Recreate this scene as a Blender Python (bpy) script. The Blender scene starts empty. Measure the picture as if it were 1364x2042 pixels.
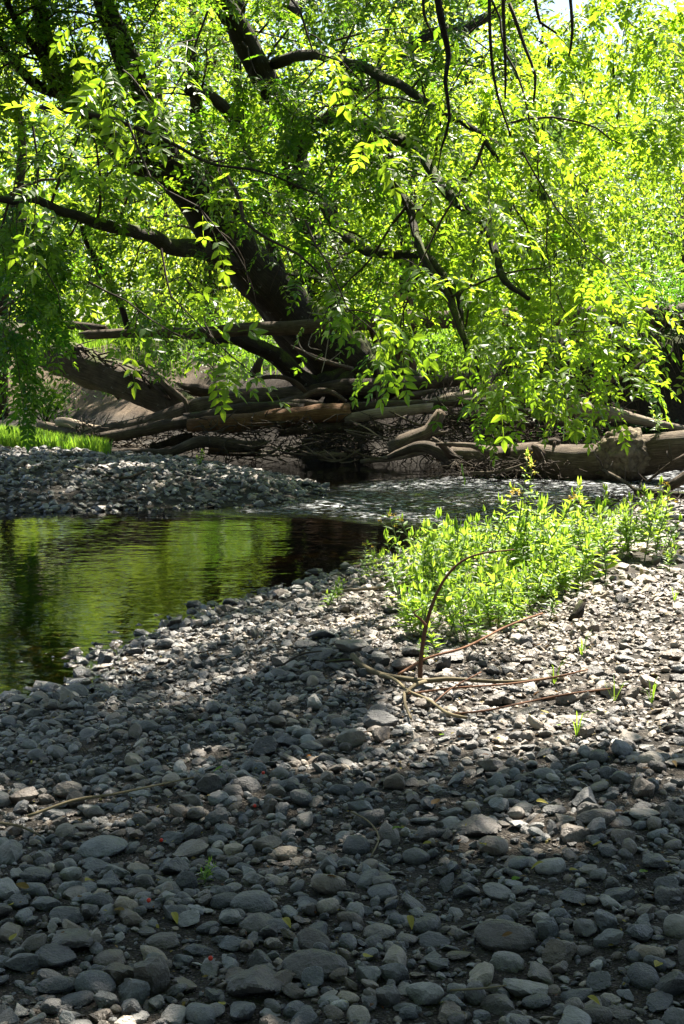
import bpy, math, random
import numpy as np
from mathutils import Vector, Matrix

# ------------------------------------------------------------------ camera, sky, sun, exposure
SC = bpy.context.scene
COL = SC.collection
F_PX, W_PX, H_PX, HORIZON = 2836.0, 1364.0, 2042.0, 700.0
CAM_Z = 1.75
PITCH = math.atan((H_PX / 2 - HORIZON) / F_PX)
cam_d = bpy.data.cameras.new('camera'); cam = bpy.data.objects.new('camera', cam_d); COL.objects.link(cam)
cam.location = (0, 0, CAM_Z); cam.rotation_euler = (math.pi / 2 - PITCH, 0, 0)
cam_d.sensor_fit = 'VERTICAL'; cam_d.sensor_height = 36.0; cam_d.lens = 36.0 * F_PX / H_PX
cam_d.clip_start = 0.05; cam_d.clip_end = 2000
SC.camera = cam

SUN_EL, SUN_AZ = math.radians(57), math.radians(24)
SDIR = np.array([math.sin(SUN_AZ) * math.cos(SUN_EL), math.cos(SUN_AZ) * math.cos(SUN_EL), math.sin(SUN_EL)])
world = bpy.data.worlds.new('World'); SC.world = world; world.use_nodes = True
wn = world.node_tree.nodes; wl = world.node_tree.links
sky = wn.new('ShaderNodeTexSky'); sky.sky_type = 'NISHITA'; sky.sun_disc = False
sky.sun_elevation = SUN_EL; sky.sun_rotation = SUN_AZ
wn['Background'].inputs['Strength'].default_value = 0.05
wl.new(sky.outputs['Color'], wn['Background'].inputs['Color'])
sun_d = bpy.data.lights.new('sun', 'SUN'); sun_d.energy = 5.0; sun_d.angle = math.radians(0.53); sun_d.color = (1.0, 0.92, 0.79)
sun = bpy.data.objects.new('sun', sun_d); COL.objects.link(sun)
sun.rotation_euler = Vector(SDIR).to_track_quat('Z', 'Y').to_euler(); sun.location = (20, 40, 40)
SC.view_settings.view_transform = 'Standard'; SC.view_settings.look = 'None'
SC.view_settings.exposure = 2.2; SC.view_settings.gamma = 1.0
SC.render.engine = 'CYCLES'
cy = SC.cycles
cy.max_bounces = 7; cy.diffuse_bounces = 3; cy.glossy_bounces = 3; cy.transmission_bounces = 4; cy.transparent_max_bounces = 8
cy.use_denoising = True; cy.sample_clamp_indirect = 6.0; cy.caustics_reflective = False; cy.caustics_refractive = False
try:
    cy.denoiser = 'OPENIMAGEDENOISE'; cy.denoising_prefilter = 'ACCURATE'
except Exception:
    pass

RNG = np.random.default_rng(11)
random.seed(5)
U = lambda a, b: RNG.uniform(a, b)

# ------------------------------------------------------------------ helpers
def ray(px, py):
    u = (np.asarray(px, float) - W_PX / 2) / F_PX; v = (H_PX / 2 - np.asarray(py, float)) / F_PX
    c, s = math.cos(PITCH), math.sin(PITCH)
    return np.stack([u, c + v * s, -s + v * c], -1)
def P(px, py, d):
    """a point at the photo position (px, py), d metres ahead"""
    r = ray(px, py); return np.array([0, 0, CAM_Z]) + r * (np.asarray(d, float) / r[..., 1])[..., None]
def flat(px, py, z=0.0):
    r = ray(px, py); t = (z - CAM_Z) / r[..., 2]
    return (r * t[..., None])[..., :2]
def project(p):
    p = np.asarray(p, float) - np.array([0, 0, CAM_Z]); c, s = math.cos(PITCH), math.sin(PITCH)
    f = p[..., 1] * c - p[..., 2] * s; up = p[..., 1] * s + p[..., 2] * c
    f = np.where(np.abs(f) < 1e-6, 1e-6, f)
    return W_PX / 2 + p[..., 0] / f * F_PX, H_PX / 2 - up / f * F_PX, f
def px2m(px, d): return px * d / F_PX

def hsh(i, j, k, seed):
    h = np.sin(i * 127.1 + j * 311.7 + k * 74.7 + seed * 53.3) * 43758.5453
    return h - np.floor(h)
def vnoise(p, scale=1.0, seed=0):
    p = np.asarray(p, float) * scale
    if p.shape[-1] == 2: p = np.concatenate([p, np.zeros(p.shape[:-1] + (1,))], -1)
    i = np.floor(p); f = p - i; f = f * f * (3 - 2 * f); out = 0
    for a in (0, 1):
        for b in (0, 1):
            for c in (0, 1):
                w = (f[..., 0] if a else 1 - f[..., 0]) * (f[..., 1] if b else 1 - f[..., 1]) * (f[..., 2] if c else 1 - f[..., 2])
                out = out + w * hsh(i[..., 0] + a, i[..., 1] + b, i[..., 2] + c, seed)
    return out * 2 - 1
def fbm(p, scale=1.0, seed=0, o=3):
    return sum(vnoise(p, scale * 2 ** k, seed + k) * 0.5 ** k for k in range(o))

def make_mesh(name, V, faces, mat=None, smooth=True, uv=None, attrs=None):
    """faces: a list of (n,3) or (n,4) index arrays"""
    V = np.asarray(V, np.float32); me = bpy.data.meshes.new(name)
    faces = [np.asarray(f, np.int32) for f in faces if len(f)]
    me.vertices.add(len(V)); me.vertices.foreach_set('co', V.ravel())
    li = np.concatenate([f.ravel() for f in faces]); tot = np.concatenate([np.full(len(f), f.shape[1], np.int32) for f in faces])
    me.loops.add(len(li)); me.loops.foreach_set('vertex_index', li)
    me.polygons.add(len(tot)); st = np.concatenate([[0], np.cumsum(tot)[:-1]]).astype(np.int32)
    me.polygons.foreach_set('loop_start', st)
    try: me.polygons.foreach_set('loop_total', tot)
    except Exception: pass
    me.polygons.foreach_set('use_smooth', np.full(len(tot), bool(smooth)) if np.isscalar(smooth) else np.asarray(smooth, bool))
    if uv is not None:
        l = me.uv_layers.new(name='UVMap'); l.data.foreach_set('uv', np.asarray(uv, np.float32)[li].ravel())
    for k, a in (attrs or {}).items():
        at = me.attributes.new(k, 'FLOAT', 'POINT'); at.data.foreach_set('value', np.asarray(a, np.float32))
    me.update(calc_edges=True)
    if mat: me.materials.append(mat)
    return me
def link(name, data, parent=None, loc=None):
    o = bpy.data.objects.new(name, data); COL.objects.link(o)
    if parent is not None: o.parent = parent
    if loc is not None: o.location = loc
    return o
def empty(name, loc):
    o = bpy.data.objects.new(name, None); COL.objects.link(o); o.location = loc; o.empty_display_size = 0.1; return o
def tag(o, label=None, cat=None, group=None, kind=None):
    if label: o['label'] = label
    if cat: o['category'] = cat
    if group: o['group'] = group
    if kind: o['kind'] = kind
    return o

class Geo:
    """collects vertices, faces and uv of ONE part"""
    def __init__(s): s.v, s.t, s.q, s.uv, s.n = [], [], [], [], 0
    def add(s, v, tris=None, quads=None, uv=None):
        v = np.asarray(v, float); s.v.append(v)
        if tris is not None and len(tris): s.t.append(np.asarray(tris) + s.n)
        if quads is not None and len(quads): s.q.append(np.asarray(quads) + s.n)
        s.uv.append(np.zeros((len(v), 2)) if uv is None else np.asarray(uv)); s.n += len(v)
    def tube(s, *a, **k): s.add(*tube(*a, **k)); return s
    def build(s, name, mat, parent=None, base=(0, 0, 0), smooth=True):
        V = np.concatenate(s.v) - np.asarray(base, float)
        fs = ([np.concatenate(s.t)] if s.t else []) + ([np.concatenate(s.q)] if s.q else [])
        return link(name, make_mesh(name, V, fs, mat, smooth, np.concatenate(s.uv)), parent)

def resample(pts, rad, step):
    """Catmull-Rom through pts"""
    pts = np.asarray(pts, float); rad = np.asarray(rad, float)
    if len(pts) < 2: return pts, rad
    e = np.vstack([2 * pts[0] - pts[1], pts, 2 * pts[-1] - pts[-2]])
    out, ro = [], []
    for i in range(len(pts) - 1):
        p0, p1, p2, p3 = e[i:i + 4]; L = np.linalg.norm(p2 - p1); n = max(1, int(round(L / step)))
        t = (np.arange(n) / n)[:, None]
        out.append(0.5 * (2 * p1 + (p2 - p0) * t + (2 * p0 - 5 * p1 + 4 * p2 - p3) * t * t + (3 * p1 - p0 - 3 * p2 + p3) * t ** 3))
        ro.append(rad[i] + (rad[i + 1] - rad[i]) * t[:, 0])
    return np.vstack(out + [pts[-1:]]), np.concatenate(ro + [rad[-1:]])

def tube(pts, rad, sides=8, step=None, rough=0.0, seed=0, jag=0.0, nscale=None, caps=True, wob=0.0):
    pts = np.asarray(pts, float); rad = np.asarray(rad, float) * np.ones(len(pts))
    if step: pts, rad = resample(pts, rad, step)
    if wob: pts = pts + np.stack([vnoise(pts, 1.3, seed + 3), vnoise(pts, 1.3, seed + 4), vnoise(pts, 1.3, seed + 5)], -1) * wob
    n = len(pts); T = np.gradient(pts, axis=0); T /= np.linalg.norm(T, axis=1)[:, None] + 1e-9
    N = np.zeros((n, 3)); ref = np.array([0.05, 1.0, 0.12])
    for i in range(n):
        a = ref - T[i] * ref.dot(T[i]); l = np.linalg.norm(a)
        if l < 1e-3: a = np.array([1.0, 0, 0]) - T[i] * T[i][0]; l = np.linalg.norm(a)
        N[i] = a / l; ref = N[i]
    B = np.cross(T, N); ang = np.linspace(0, 2 * math.pi, sides + 1)
    c, s_ = np.cos(ang), np.sin(ang)
    dirs = N[:, None, :] * c[None, :, None] + B[:, None, :] * s_[None, :, None]
    R = np.repeat(rad[:, None], sides + 1, 1)
    if rough:
        q = pts[:, None, :] + dirs * rad[:, None, None]
        sc = nscale or 1.0 / max(float(rad.max()), 1e-3)
        R = R * (1 + rough * fbm(q, sc, seed, 3) + rough * 0.6 * np.asarray(vnoise(np.stack([dirs[..., 0] * 2.3 + seed, dirs[..., 1] * 2.3, dirs[..., 2] * 2.3], -1), 1.6, seed)))
    V = pts[:, None, :] + dirs * R[..., None]
    if jag:
        for k, sg in ((0, -1), (-1, 1)):
            V[k] += T[k] * (sg * jag * rad[k] * (0.3 + np.abs(vnoise(dirs[k] * 2.2, 1, seed + k))))[:, None]
    V[:, -1] = V[:, 0]
    L = np.concatenate([[0], np.cumsum(np.linalg.norm(np.diff(pts, axis=0), axis=1))])
    uv = np.stack([np.repeat((ang / (2 * math.pi) * max(1.0, round(float(rad.mean()) * 6.28 * 4)))[None], n, 0), np.repeat(L[:, None], sides + 1, 1)], -1)
    k = sides + 1; i, j = np.meshgrid(np.arange(n - 1), np.arange(sides), indexing='ij')
    Q = np.stack([i * k + j, i * k + j + 1, (i + 1) * k + j + 1, (i + 1) * k + j], -1).reshape(-1, 4)
    V = V.reshape(-1, 3); uv = uv.reshape(-1, 2); tr = []
    if caps:
        b = len(V); V = np.vstack([V, pts[0] - T[0] * 0.0, pts[-1]]); uv = np.vstack([uv, [0.5, 0], [0.5, L[-1]]])
        j = np.arange(sides); tr = np.vstack([np.stack([np.full(sides, b), j + 1, j], -1), np.stack([np.full(sides, b + 1), (n - 1) * k + j, (n - 1) * k + j + 1], -1)])
    return V, tr, Q, uv

def pxline(pl, close=1.0):
    """[(px, py, depth, radius_px)] -> points, radii in metres"""
    a = np.array(pl, float); return P(a[:, 0], a[:, 1], a[:, 2]), a[:, 3] * a[:, 2] / F_PX

def inside(poly, x, y):
    poly = np.asarray(poly); x = np.asarray(x, float); y = np.asarray(y, float); r = np.zeros(x.shape, bool); j = len(poly) - 1
    for i in range(len(poly)):
        xi, yi = poly[i]; xj, yj = poly[j]
        c = ((yi > y) != (yj > y)) & (x < (xj - xi) * (y - yi) / (yj - yi + 1e-12) + xi)
        r ^= c; j = i
    return r
def sdist(poly, x, y, closed=True):
    """signed distance, positive inside"""
    poly = np.asarray(poly, float); x = np.asarray(x, float); y = np.asarray(y, float); d = np.full(x.shape, 1e9); n = len(poly)
    for i in range(n if closed else n - 1):
        a, b = poly[i], poly[(i + 1) % n]; e = b - a; t = np.clip(((x - a[0]) * e[0] + (y - a[1]) * e[1]) / (e @ e + 1e-12), 0, 1)
        d = np.minimum(d, np.hypot(x - a[0] - t * e[0], y - a[1] - t * e[1]))
    return np.where(inside(poly, x, y), d, -d)
def sstep(a, b, x):
    t = np.clip((x - a) / (b - a), 0, 1); return t * t * (3 - 2 * t)

# ------------------------------------------------------------------ materials
def mat(name):
    m = bpy.data.materials.new(name); m.use_nodes = True; nt = m.node_tree; nt.nodes.clear()
    out = nt.nodes.new('ShaderNodeOutputMaterial'); return m, nt, out
def nd(nt, t, **k):
    n = nt.nodes.new('ShaderNode' + t)
    for a, b in k.items():
        if a in n.inputs.keys(): n.inputs[a].default_value = b
        else: setattr(n, a, b)
    return n
def noise(nt, vec, scale, detail=4, rough=0.55):
    n = nd(nt, 'TexNoise'); n.inputs['Scale'].default_value = scale; n.inputs['Detail'].default_value = detail; n.inputs['Roughness'].default_value = rough
    if vec is not None: nt.links.new(vec, n.inputs['Vector'])
    return n.outputs['Fac']
def ramp(nt, fac, stops):
    r = nd(nt, 'ValToRGB'); e = r.color_ramp.elements
    while len(e) < len(stops): e.new(0.5)
    for i, (p, c) in enumerate(stops): e[i].position = p; e[i].color = (*c, 1)
    nt.links.new(fac, r.inputs['Fac']); return r.outputs['Color']
def mixc(nt, fac, a, b, mode='MIX'):
    m = nd(nt, 'Mix', data_type='RGBA', blend_type=mode)
    for s, v in ((0, fac), (6, a), (7, b)):
        if hasattr(v, 'is_linked'): nt.links.new(v, m.inputs[s])
        else: m.inputs[s].default_value = v if s == 0 else (*v, 1)
    return m.outputs[2]
def mapr(nt, v, a, b, c=0.0, d=1.0):
    m = nd(nt, 'MapRange'); nt.links.new(v, m.inputs[0])
    for i, x in enumerate((a, b, c, d)): m.inputs[i + 1].default_value = x
    return m.outputs[0]
def mth(nt, op, a, b=None):
    m = nd(nt, 'Math', operation=op)
    for i, v in enumerate((a, b)):
        if v is None: continue
        if hasattr(v, 'is_linked'): nt.links.new(v, m.inputs[i])
        else: m.inputs[i].default_value = v
    return m.outputs[0]
def bump(nt, h, strength, dist):
    b = nd(nt, 'Bump'); b.inputs['Strength'].default_value = strength; b.inputs['Distance'].default_value = dist
    nt.links.new(h, b.inputs['Height']); return b.outputs['Normal']
def principled(nt, out, color, rough=0.7, normal=None, spec=0.5):
    p = nd(nt, 'BsdfPrincipled')
    if hasattr(color, 'is_linked'): nt.links.new(color, p.inputs['Base Color'])
    else: p.inputs['Base Color'].default_value = (*color, 1)
    if hasattr(rough, 'is_linked'): nt.links.new(rough, p.inputs['Roughness'])
    else: p.inputs['Roughness'].default_value = rough
    p.inputs['Specular IOR Level'].default_value = spec
    if normal is not None: nt.links.new(normal, p.inputs['Normal'])
    if out is not None: nt.links.new(p.outputs[0], out.inputs['Surface'])
    return p
def geo_pos(nt): return nd(nt, 'NewGeometry').outputs['Position']

def mat_stone(name, per_object):
    m, nt, out = mat(name)
    if per_object:
        t = nd(nt, 'ObjectInfo').outputs['Color']; sep = nd(nt, 'SeparateColor'); nt.links.new(t, sep.inputs[0]); tone, warm = sep.outputs[0], sep.outputs[1]
    else:
        a = nd(nt, 'Attribute', attribute_name='tone'); b = nd(nt, 'Attribute', attribute_name='warm'); tone, warm = a.outputs['Fac'], b.outputs['Fac']
    pos = geo_pos(nt)
    base = ramp(nt, tone, [(0.0, (0.030, 0.031, 0.034)), (0.45, (0.10, 0.103, 0.108)), (0.8, (0.25, 0.25, 0.245)), (1.0, (0.42, 0.41, 0.38))])
    wcol = ramp(nt, tone, [(0.0, (0.05, 0.038, 0.028)), (0.5, (0.17, 0.13, 0.097)), (1.0, (0.42, 0.34, 0.25))])
    c = mixc(nt, warm, base, wcol)
    n1 = noise(nt, pos, 26, 5, 0.65); n2 = noise(nt, pos, 160, 3, 0.6)
    c = mixc(nt, 1.0, c, ramp(nt, n1, [(0.25, (0.5, 0.5, 0.5)), (0.75, (1.4, 1.37, 1.32))]), 'MULTIPLY')
    c = mixc(nt, mapr(nt, n2, 0.55, 0.75, 0, 0.35), c, (0.20, 0.185, 0.16))
    z = nd(nt, 'SeparateXYZ'); nt.links.new(pos, z.inputs[0])
    wet = mapr(nt, z.outputs[2], 0.015, 0.05, 1.0, 0.0)              # stones at the waterline are wet
    c = mixc(nt, wet, c, mixc(nt, 1.0, c, (0.4, 0.4, 0.4), 'MULTIPLY'))
    r = mth(nt, 'SUBTRACT', mapr(nt, n1, 0.3, 0.7, 0.36, 0.62), mth(nt, 'MULTIPLY', wet, 0.35))
    h = mth(nt, 'ADD', n1, mth(nt, 'MULTIPLY', n2, 0.35))
    principled(nt, out, c, r, bump(nt, h, 0.9, 0.014), 0.6); return m
def mat_wood(name, cols, moss=0.0, bump_d=0.03, vs=1.0, rough=0.85):
    m, nt, out = mat(name)
    uv = nd(nt, 'UVMap').outputs[0]; mp = nd(nt, 'Mapping'); mp.inputs['Scale'].default_value = (7.0, 1.1 * vs, 1); nt.links.new(uv, mp.inputs[0])
    pos = geo_pos(nt); oi = nd(nt, 'ObjectInfo')
    g = noise(nt, mp.outputs[0], 3.0, 6, 0.65); g2 = noise(nt, pos, 5.0, 5, 0.6)
    f = mth(nt, 'ADD', mth(nt, 'MULTIPLY', g, 0.6), mth(nt, 'MULTIPLY', g2, 0.4))
    c = ramp(nt, f, [(0.33, cols[0]), (0.5, cols[1]), (0.68, cols[2])])
    c = mixc(nt, 1.0, c, ramp(nt, oi.outputs['Random'], [(0, (0.72, 0.7, 0.68)), (1, (1.25, 1.22, 1.18))]), 'MULTIPLY')
    if moss:
        nz = nd(nt, 'SeparateXYZ'); nt.links.new(nd(nt, 'NewGeometry').outputs['Normal'], nz.inputs[0])
        mf = mth(nt, 'ADD', nz.outputs[2], mapr(nt, noise(nt, pos, 2.2, 5), 0.3, 0.7, -0.7, 0.7))
        mc = ramp(nt, noise(nt, pos, 30, 4), [(0.3, (0.030, 0.050, 0.008)), (0.7, (0.12, 0.15, 0.02))])
        c = mixc(nt, mapr(nt, mf, 1.0 - moss, 1.5 - moss, 0, 0.9), c, mc)
        lic = mapr(nt, noise(nt, pos, 9.0, 5, 0.7), 0.62, 0.68, 0, 0.55)
        c = mixc(nt, lic, c, (0.25, 0.26, 0.22))
    h = mth(nt, 'ADD', g, mth(nt, 'MULTIPLY', noise(nt, pos, 24, 4), 0.4))
    principled(nt, out, c, rough, bump(nt, h, 0.9, bump_d), 0.3); return m
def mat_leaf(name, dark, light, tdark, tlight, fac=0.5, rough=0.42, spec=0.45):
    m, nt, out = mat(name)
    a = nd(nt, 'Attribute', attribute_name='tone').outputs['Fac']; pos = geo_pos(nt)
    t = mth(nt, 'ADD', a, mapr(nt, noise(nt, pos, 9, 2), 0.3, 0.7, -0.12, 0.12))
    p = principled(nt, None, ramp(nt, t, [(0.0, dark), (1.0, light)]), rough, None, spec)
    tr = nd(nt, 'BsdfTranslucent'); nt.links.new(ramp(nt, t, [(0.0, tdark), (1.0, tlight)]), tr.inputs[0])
    mx = nd(nt, 'MixShader'); mx.inputs[0].default_value = fac
    nt.links.new(p.outputs[0], mx.inputs[1]); nt.links.new(tr.outputs[0], mx.inputs[2]); nt.links.new(mx.outputs[0], out.inputs['Surface']); return m
def mat_simple(name, a, b, scale=20, rough=0.7, bd=0.004):
    m, nt, out = mat(name); pos = geo_pos(nt); n = noise(nt, pos, scale, 4)
    principled(nt, out, ramp(nt, n, [(0.3, a), (0.7, b)]), rough, bump(nt, n, 0.6, bd), 0.35); return m

M = {}
M['stone'] = mat_stone('stone_piece', True); M['gravel'] = mat_stone('stone_gravel', False)
M['bark'] = mat_wood('bark', [(0.012, 0.009, 0.007), (0.034, 0.026, 0.018), (0.085, 0.07, 0.05)], moss=0.72, bump_d=0.06)
M['twig'] = mat_wood('twig_bark', [(0.018, 0.013, 0.009), (0.05, 0.036, 0.024), (0.10, 0.075, 0.05)], bump_d=0.004)
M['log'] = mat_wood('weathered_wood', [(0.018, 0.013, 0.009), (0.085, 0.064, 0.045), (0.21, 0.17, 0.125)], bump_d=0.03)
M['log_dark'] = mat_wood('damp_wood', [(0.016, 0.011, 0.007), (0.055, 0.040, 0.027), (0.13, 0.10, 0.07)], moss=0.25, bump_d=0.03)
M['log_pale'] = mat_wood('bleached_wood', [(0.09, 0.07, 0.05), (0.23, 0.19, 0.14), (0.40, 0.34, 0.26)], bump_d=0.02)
M['log_rot'] = mat_wood('rotten_wood', [(0.025, 0.014, 0.008), (0.13, 0.065, 0.025), (0.27, 0.16, 0.075)], bump_d=0.04)
M['burl'] = mat_simple('burl_bark', (0.05, 0.038, 0.024), (0.22, 0.175, 0.11), 14, 0.9, 0.05)
M['branch_green'] = mat_wood('olive_twig', [(0.07, 0.055, 0.03), (0.15, 0.125, 0.07), (0.25, 0.22, 0.14)], bump_d=0.003)
M['twig_red'] = mat_wood('reddish_twig', [(0.06, 0.025, 0.014), (0.13, 0.06, 0.03), (0.20, 0.11, 0.06)], bump_d=0.002)
M['root'] = mat_wood('root', [(0.022, 0.016, 0.011), (0.06, 0.045, 0.03), (0.14, 0.11, 0.08)], bump_d=0.004)
M['leaf'] = mat_leaf('ash_leaf', (0.022, 0.075, 0.012), (0.085, 0.17, 0.022), (0.08, 0.30, 0.01), (0.47, 0.68, 0.03), 0.54)
M['leaf_bg'] = mat_leaf('far_leaf', (0.035, 0.085, 0.014), (0.11, 0.19, 0.03), (0.16, 0.36, 0.016), (0.60, 0.74, 0.05), 0.56)
M['leaf_top'] = mat_leaf('crown_leaf', (0.022, 0.07, 0.014), (0.075, 0.14, 0.025), (0.08, 0.22, 0.02), (0.26, 0.38, 0.06), 0.34)
M['weed'] = mat_leaf('weed_leaf', (0.05, 0.12, 0.02), (0.13, 0.24, 0.04), (0.28, 0.55, 0.03), (0.62, 0.80, 0.08), 0.5, 0.45, 0.4)
M['grass'] = mat_leaf('grass_blade', (0.04, 0.11, 0.012), (0.11, 0.20, 0.025), (0.16, 0.42, 0.02), (0.42, 0.62, 0.05), 0.45, 0.5, 0.3)
M['shrub'] = mat_leaf('shrub_leaf', (0.020, 0.060, 0.012), (0.06, 0.13, 0.02), (0.08, 0.26, 0.012), (0.28, 0.5, 0.03), 0.45)
M['litter'] = mat_leaf('fallen_leaf', (0.09, 0.035, 0.012), (0.30, 0.26, 0.04), (0.20, 0.07, 0.02), (0.45, 0.42, 0.06), 0.3, 0.6, 0.3)
M['stem'] = mat_simple('green_stem', (0.05, 0.09, 0.02), (0.14, 0.18, 0.05), 30, 0.6, 0.001)
M['flower'] = mat_simple('yellow_petal', (0.60, 0.40, 0.02), (0.78, 0.58, 0.04), 80, 0.6, 0.001)
M['berry'] = mat_simple('red_berry', (0.45, 0.02, 0.012), (0.6, 0.05, 0.02), 80, 0.35, 0.001)
M['seed'] = mat_simple('ash_key', (0.020, 0.045, 0.012), (0.05, 0.085, 0.02), 60, 0.6, 0.001)
M['thread'] = mat_simple('dry_vine', (0.22, 0.19, 0.15), (0.4, 0.36, 0.3), 40, 0.8, 0.001)

def mat_ground():
    m, nt, out = mat('earth'); pos = geo_pos(nt)
    z = nd(nt, 'SeparateXYZ'); nt.links.new(pos, z.inputs[0])
    n1 = noise(nt, pos, 1.6, 6); n2 = noise(nt, pos, 22, 5, 0.65); n3 = noise(nt, pos, 90, 3)
    grav = ramp(nt, n2, [(0.3, (0.016, 0.014, 0.012)), (0.55, (0.045, 0.038, 0.03)), (0.75, (0.11, 0.09, 0.07))])
    vo = nd(nt, 'TexVoronoi'); vo.inputs['Scale'].default_value = 95; nt.links.new(pos, vo.inputs['Vector'])
    grit = ramp(nt, noise(nt, vo.outputs['Position'], 400, 0), [(0.35, (0.03, 0.028, 0.026)), (0.5, (0.09, 0.08, 0.068)), (0.66, (0.2, 0.18, 0.15))]); grav = mixc(nt, mapr(nt, vo.outputs['Distance'], 0.2, 0.55, 0.85, 0.0), grav, grit)
    soil = ramp(nt, mth(nt, 'ADD', mth(nt, 'MULTIPLY', n1, 0.55), mth(nt, 'MULTIPLY', n2, 0.45)), [(0.3, (0.065, 0.045, 0.03)), (0.55, (0.17, 0.125, 0.085)), (0.75, (0.27, 0.21, 0.15))])
    bank_shade = mapr(nt, mth(nt, 'ADD', z.outputs[0], mth(nt, 'MULTIPLY', n1, 2.0)), -2.8, -1.2); soil = mixc(nt, bank_shade, soil, ramp(nt, n2, [(0.3, (0.016, 0.012, 0.009)), (0.7, (0.055, 0.042, 0.03))]))  # the bank's shade painted into the soil, from the jam rightwards
    turf = ramp(nt, n2, [(0.3, (0.035, 0.06, 0.014)), (0.7, (0.10, 0.14, 0.03))])
    c = mixc(nt, mapr(nt, mth(nt, 'ADD', z.outputs[2], mth(nt, 'MULTIPLY', n1, 0.2)), 0.42, 0.6), grav, soil)
    c = mixc(nt, mapr(nt, mth(nt, 'ADD', z.outputs[2], mth(nt, 'MULTIPLY', n1, 0.9)), 2.1, 2.7), c, turf)
    mud = mapr(nt, z.outputs[2], -0.05, 0.03, 1.0, 0.0)
    c = mixc(nt, mud, c, ramp(nt, n2, [(0.3, (0.035, 0.026, 0.013)), (0.7, (0.12, 0.088, 0.045))]))
    h = mth(nt, 'ADD', mth(nt, 'ADD', n2, mth(nt, 'MULTIPLY', n3, 0.4)), mth(nt, 'MULTIPLY', mapr(nt, vo.outputs['Distance'], 0.0, 0.6, 1.0, 0.0), 0.5))
    principled(nt, out, c, 0.9, bump(nt, h, 0.9, 0.03), 0.25); return m
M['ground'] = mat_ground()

def mat_water():
    m, nt, out = mat('creek_water'); pos = geo_pos(nt)
    rf = nd(nt, 'Attribute', attribute_name='riffle').outputs['Fac']
    mp = nd(nt, 'Mapping'); mp.inputs['Scale'].default_value = (1.0, 1.5, 1.0); nt.links.new(pos, mp.inputs[0])
    a = noise(nt, mp.outputs[0], 1.5, 2); b = noise(nt, mp.outputs[0], 5.0, 2); c = noise(nt, mp.outputs[0], 16, 3, 0.6)
    calm = mth(nt, 'ADD', mth(nt, 'MULTIPLY', a, 0.8), mth(nt, 'ADD', mth(nt, 'MULTIPLY', b, 0.55), mth(nt, 'MULTIPLY', c, 0.05)))
    wild = mth(nt, 'ADD', mth(nt, 'MULTIPLY', b, 0.9), mth(nt, 'MULTIPLY', c, 0.8))
    h = mth(nt, 'ADD', calm, mth(nt, 'MULTIPLY', wild, mth(nt, 'MULTIPLY', rf, 11.0)))
    n = bump(nt, h, 1.0, 0.006)
    fr = nd(nt, 'Fresnel'); fr.inputs['IOR'].default_value = 1.34; nt.links.new(n, fr.inputs['Normal'])
    gl = nd(nt, 'BsdfGlossy'); gl.inputs['Roughness'].default_value = 0.012; nt.links.new(n, gl.inputs['Normal'])
    tr = nd(nt, 'BsdfTransparent'); tr.inputs[0].default_value = (0.17, 0.13, 0.06, 1)
    mx = nd(nt, 'MixShader'); nt.links.new(fr.outputs[0], mx.inputs[0]); nt.links.new(tr.outputs[0], mx.inputs[1]); nt.links.new(gl.outputs[0], mx.inputs[2])
    st = nd(nt, 'Mapping'); st.inputs['Scale'].default_value = (1.2, 3.4, 1.0); st.inputs['Rotation'].default_value = (0, 0, 0.25); nt.links.new(pos, st.inputs[0])
    fo = mth(nt, 'MULTIPLY', mapr(nt, noise(nt, st.outputs[0], 7.0, 5, 0.7), 0.51, 0.66, 0.0, 0.85), mapr(nt, rf, 0.35, 0.95))      # sky glints on the riffle painted as white, foam-like streaks
    fd = nd(nt, 'BsdfDiffuse'); fd.inputs[0].default_value = (0.72, 0.75, 0.78, 1); nt.links.new(n, fd.inputs['Normal'])
    m2 = nd(nt, 'MixShader'); nt.links.new(fo, m2.inputs[0]); nt.links.new(mx.outputs[0], m2.inputs[1]); nt.links.new(fd.outputs[0], m2.inputs[2])
    nt.links.new(m2.outputs[0], out.inputs['Surface']); return m
M['water'] = mat_water()

# ------------------------------------------------------------------ the setting: ground and water
def W(pts): return flat(np.array([p[0] for p in pts], float), np.array([p[1] for p in pts], float))
SHORE = W([(-40, 1440), (0, 1418), (70, 1398), (180, 1380), (205, 1305), (330, 1272), (440, 1215), (540, 1196), (640, 1162), (720, 1142), (790, 1128),
           (850, 1096), (1000, 1072), (1130, 1040), (1210, 1018), (1290, 998), (1364, 985)])
NEAR = np.vstack([[(-60, -4), (-14, 1.5), (-5, 5.0)], SHORE, [(8, 18.5), (60, 23), (60, -60), (-60, -60)]])
BAR = np.vstack([W([(0, 1024), (130, 1019), (300, 1013), (440, 1010), (560, 1005), (652, 992), (640, 975), (560, 950), (430, 928), (330, 912), (215, 903), (140, 886), (0, 868)]), [(-12, 29.5), (-70, 31), (-70, 12.5), (-9, 14.5)]])
BANK = np.array([(-80, 42), (-14, 38), (-8.5, 33.0), (-5.6, 29.6), (-4.2, 26.6), (-2.6, 24.6), (-0.8, 24.0), (1.2, 24.2), (2.6, 24.2), (4.5, 23.2), (7, 22.4), (14, 24), (80, 30), (80, 700), (-80, 700)], float)
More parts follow.
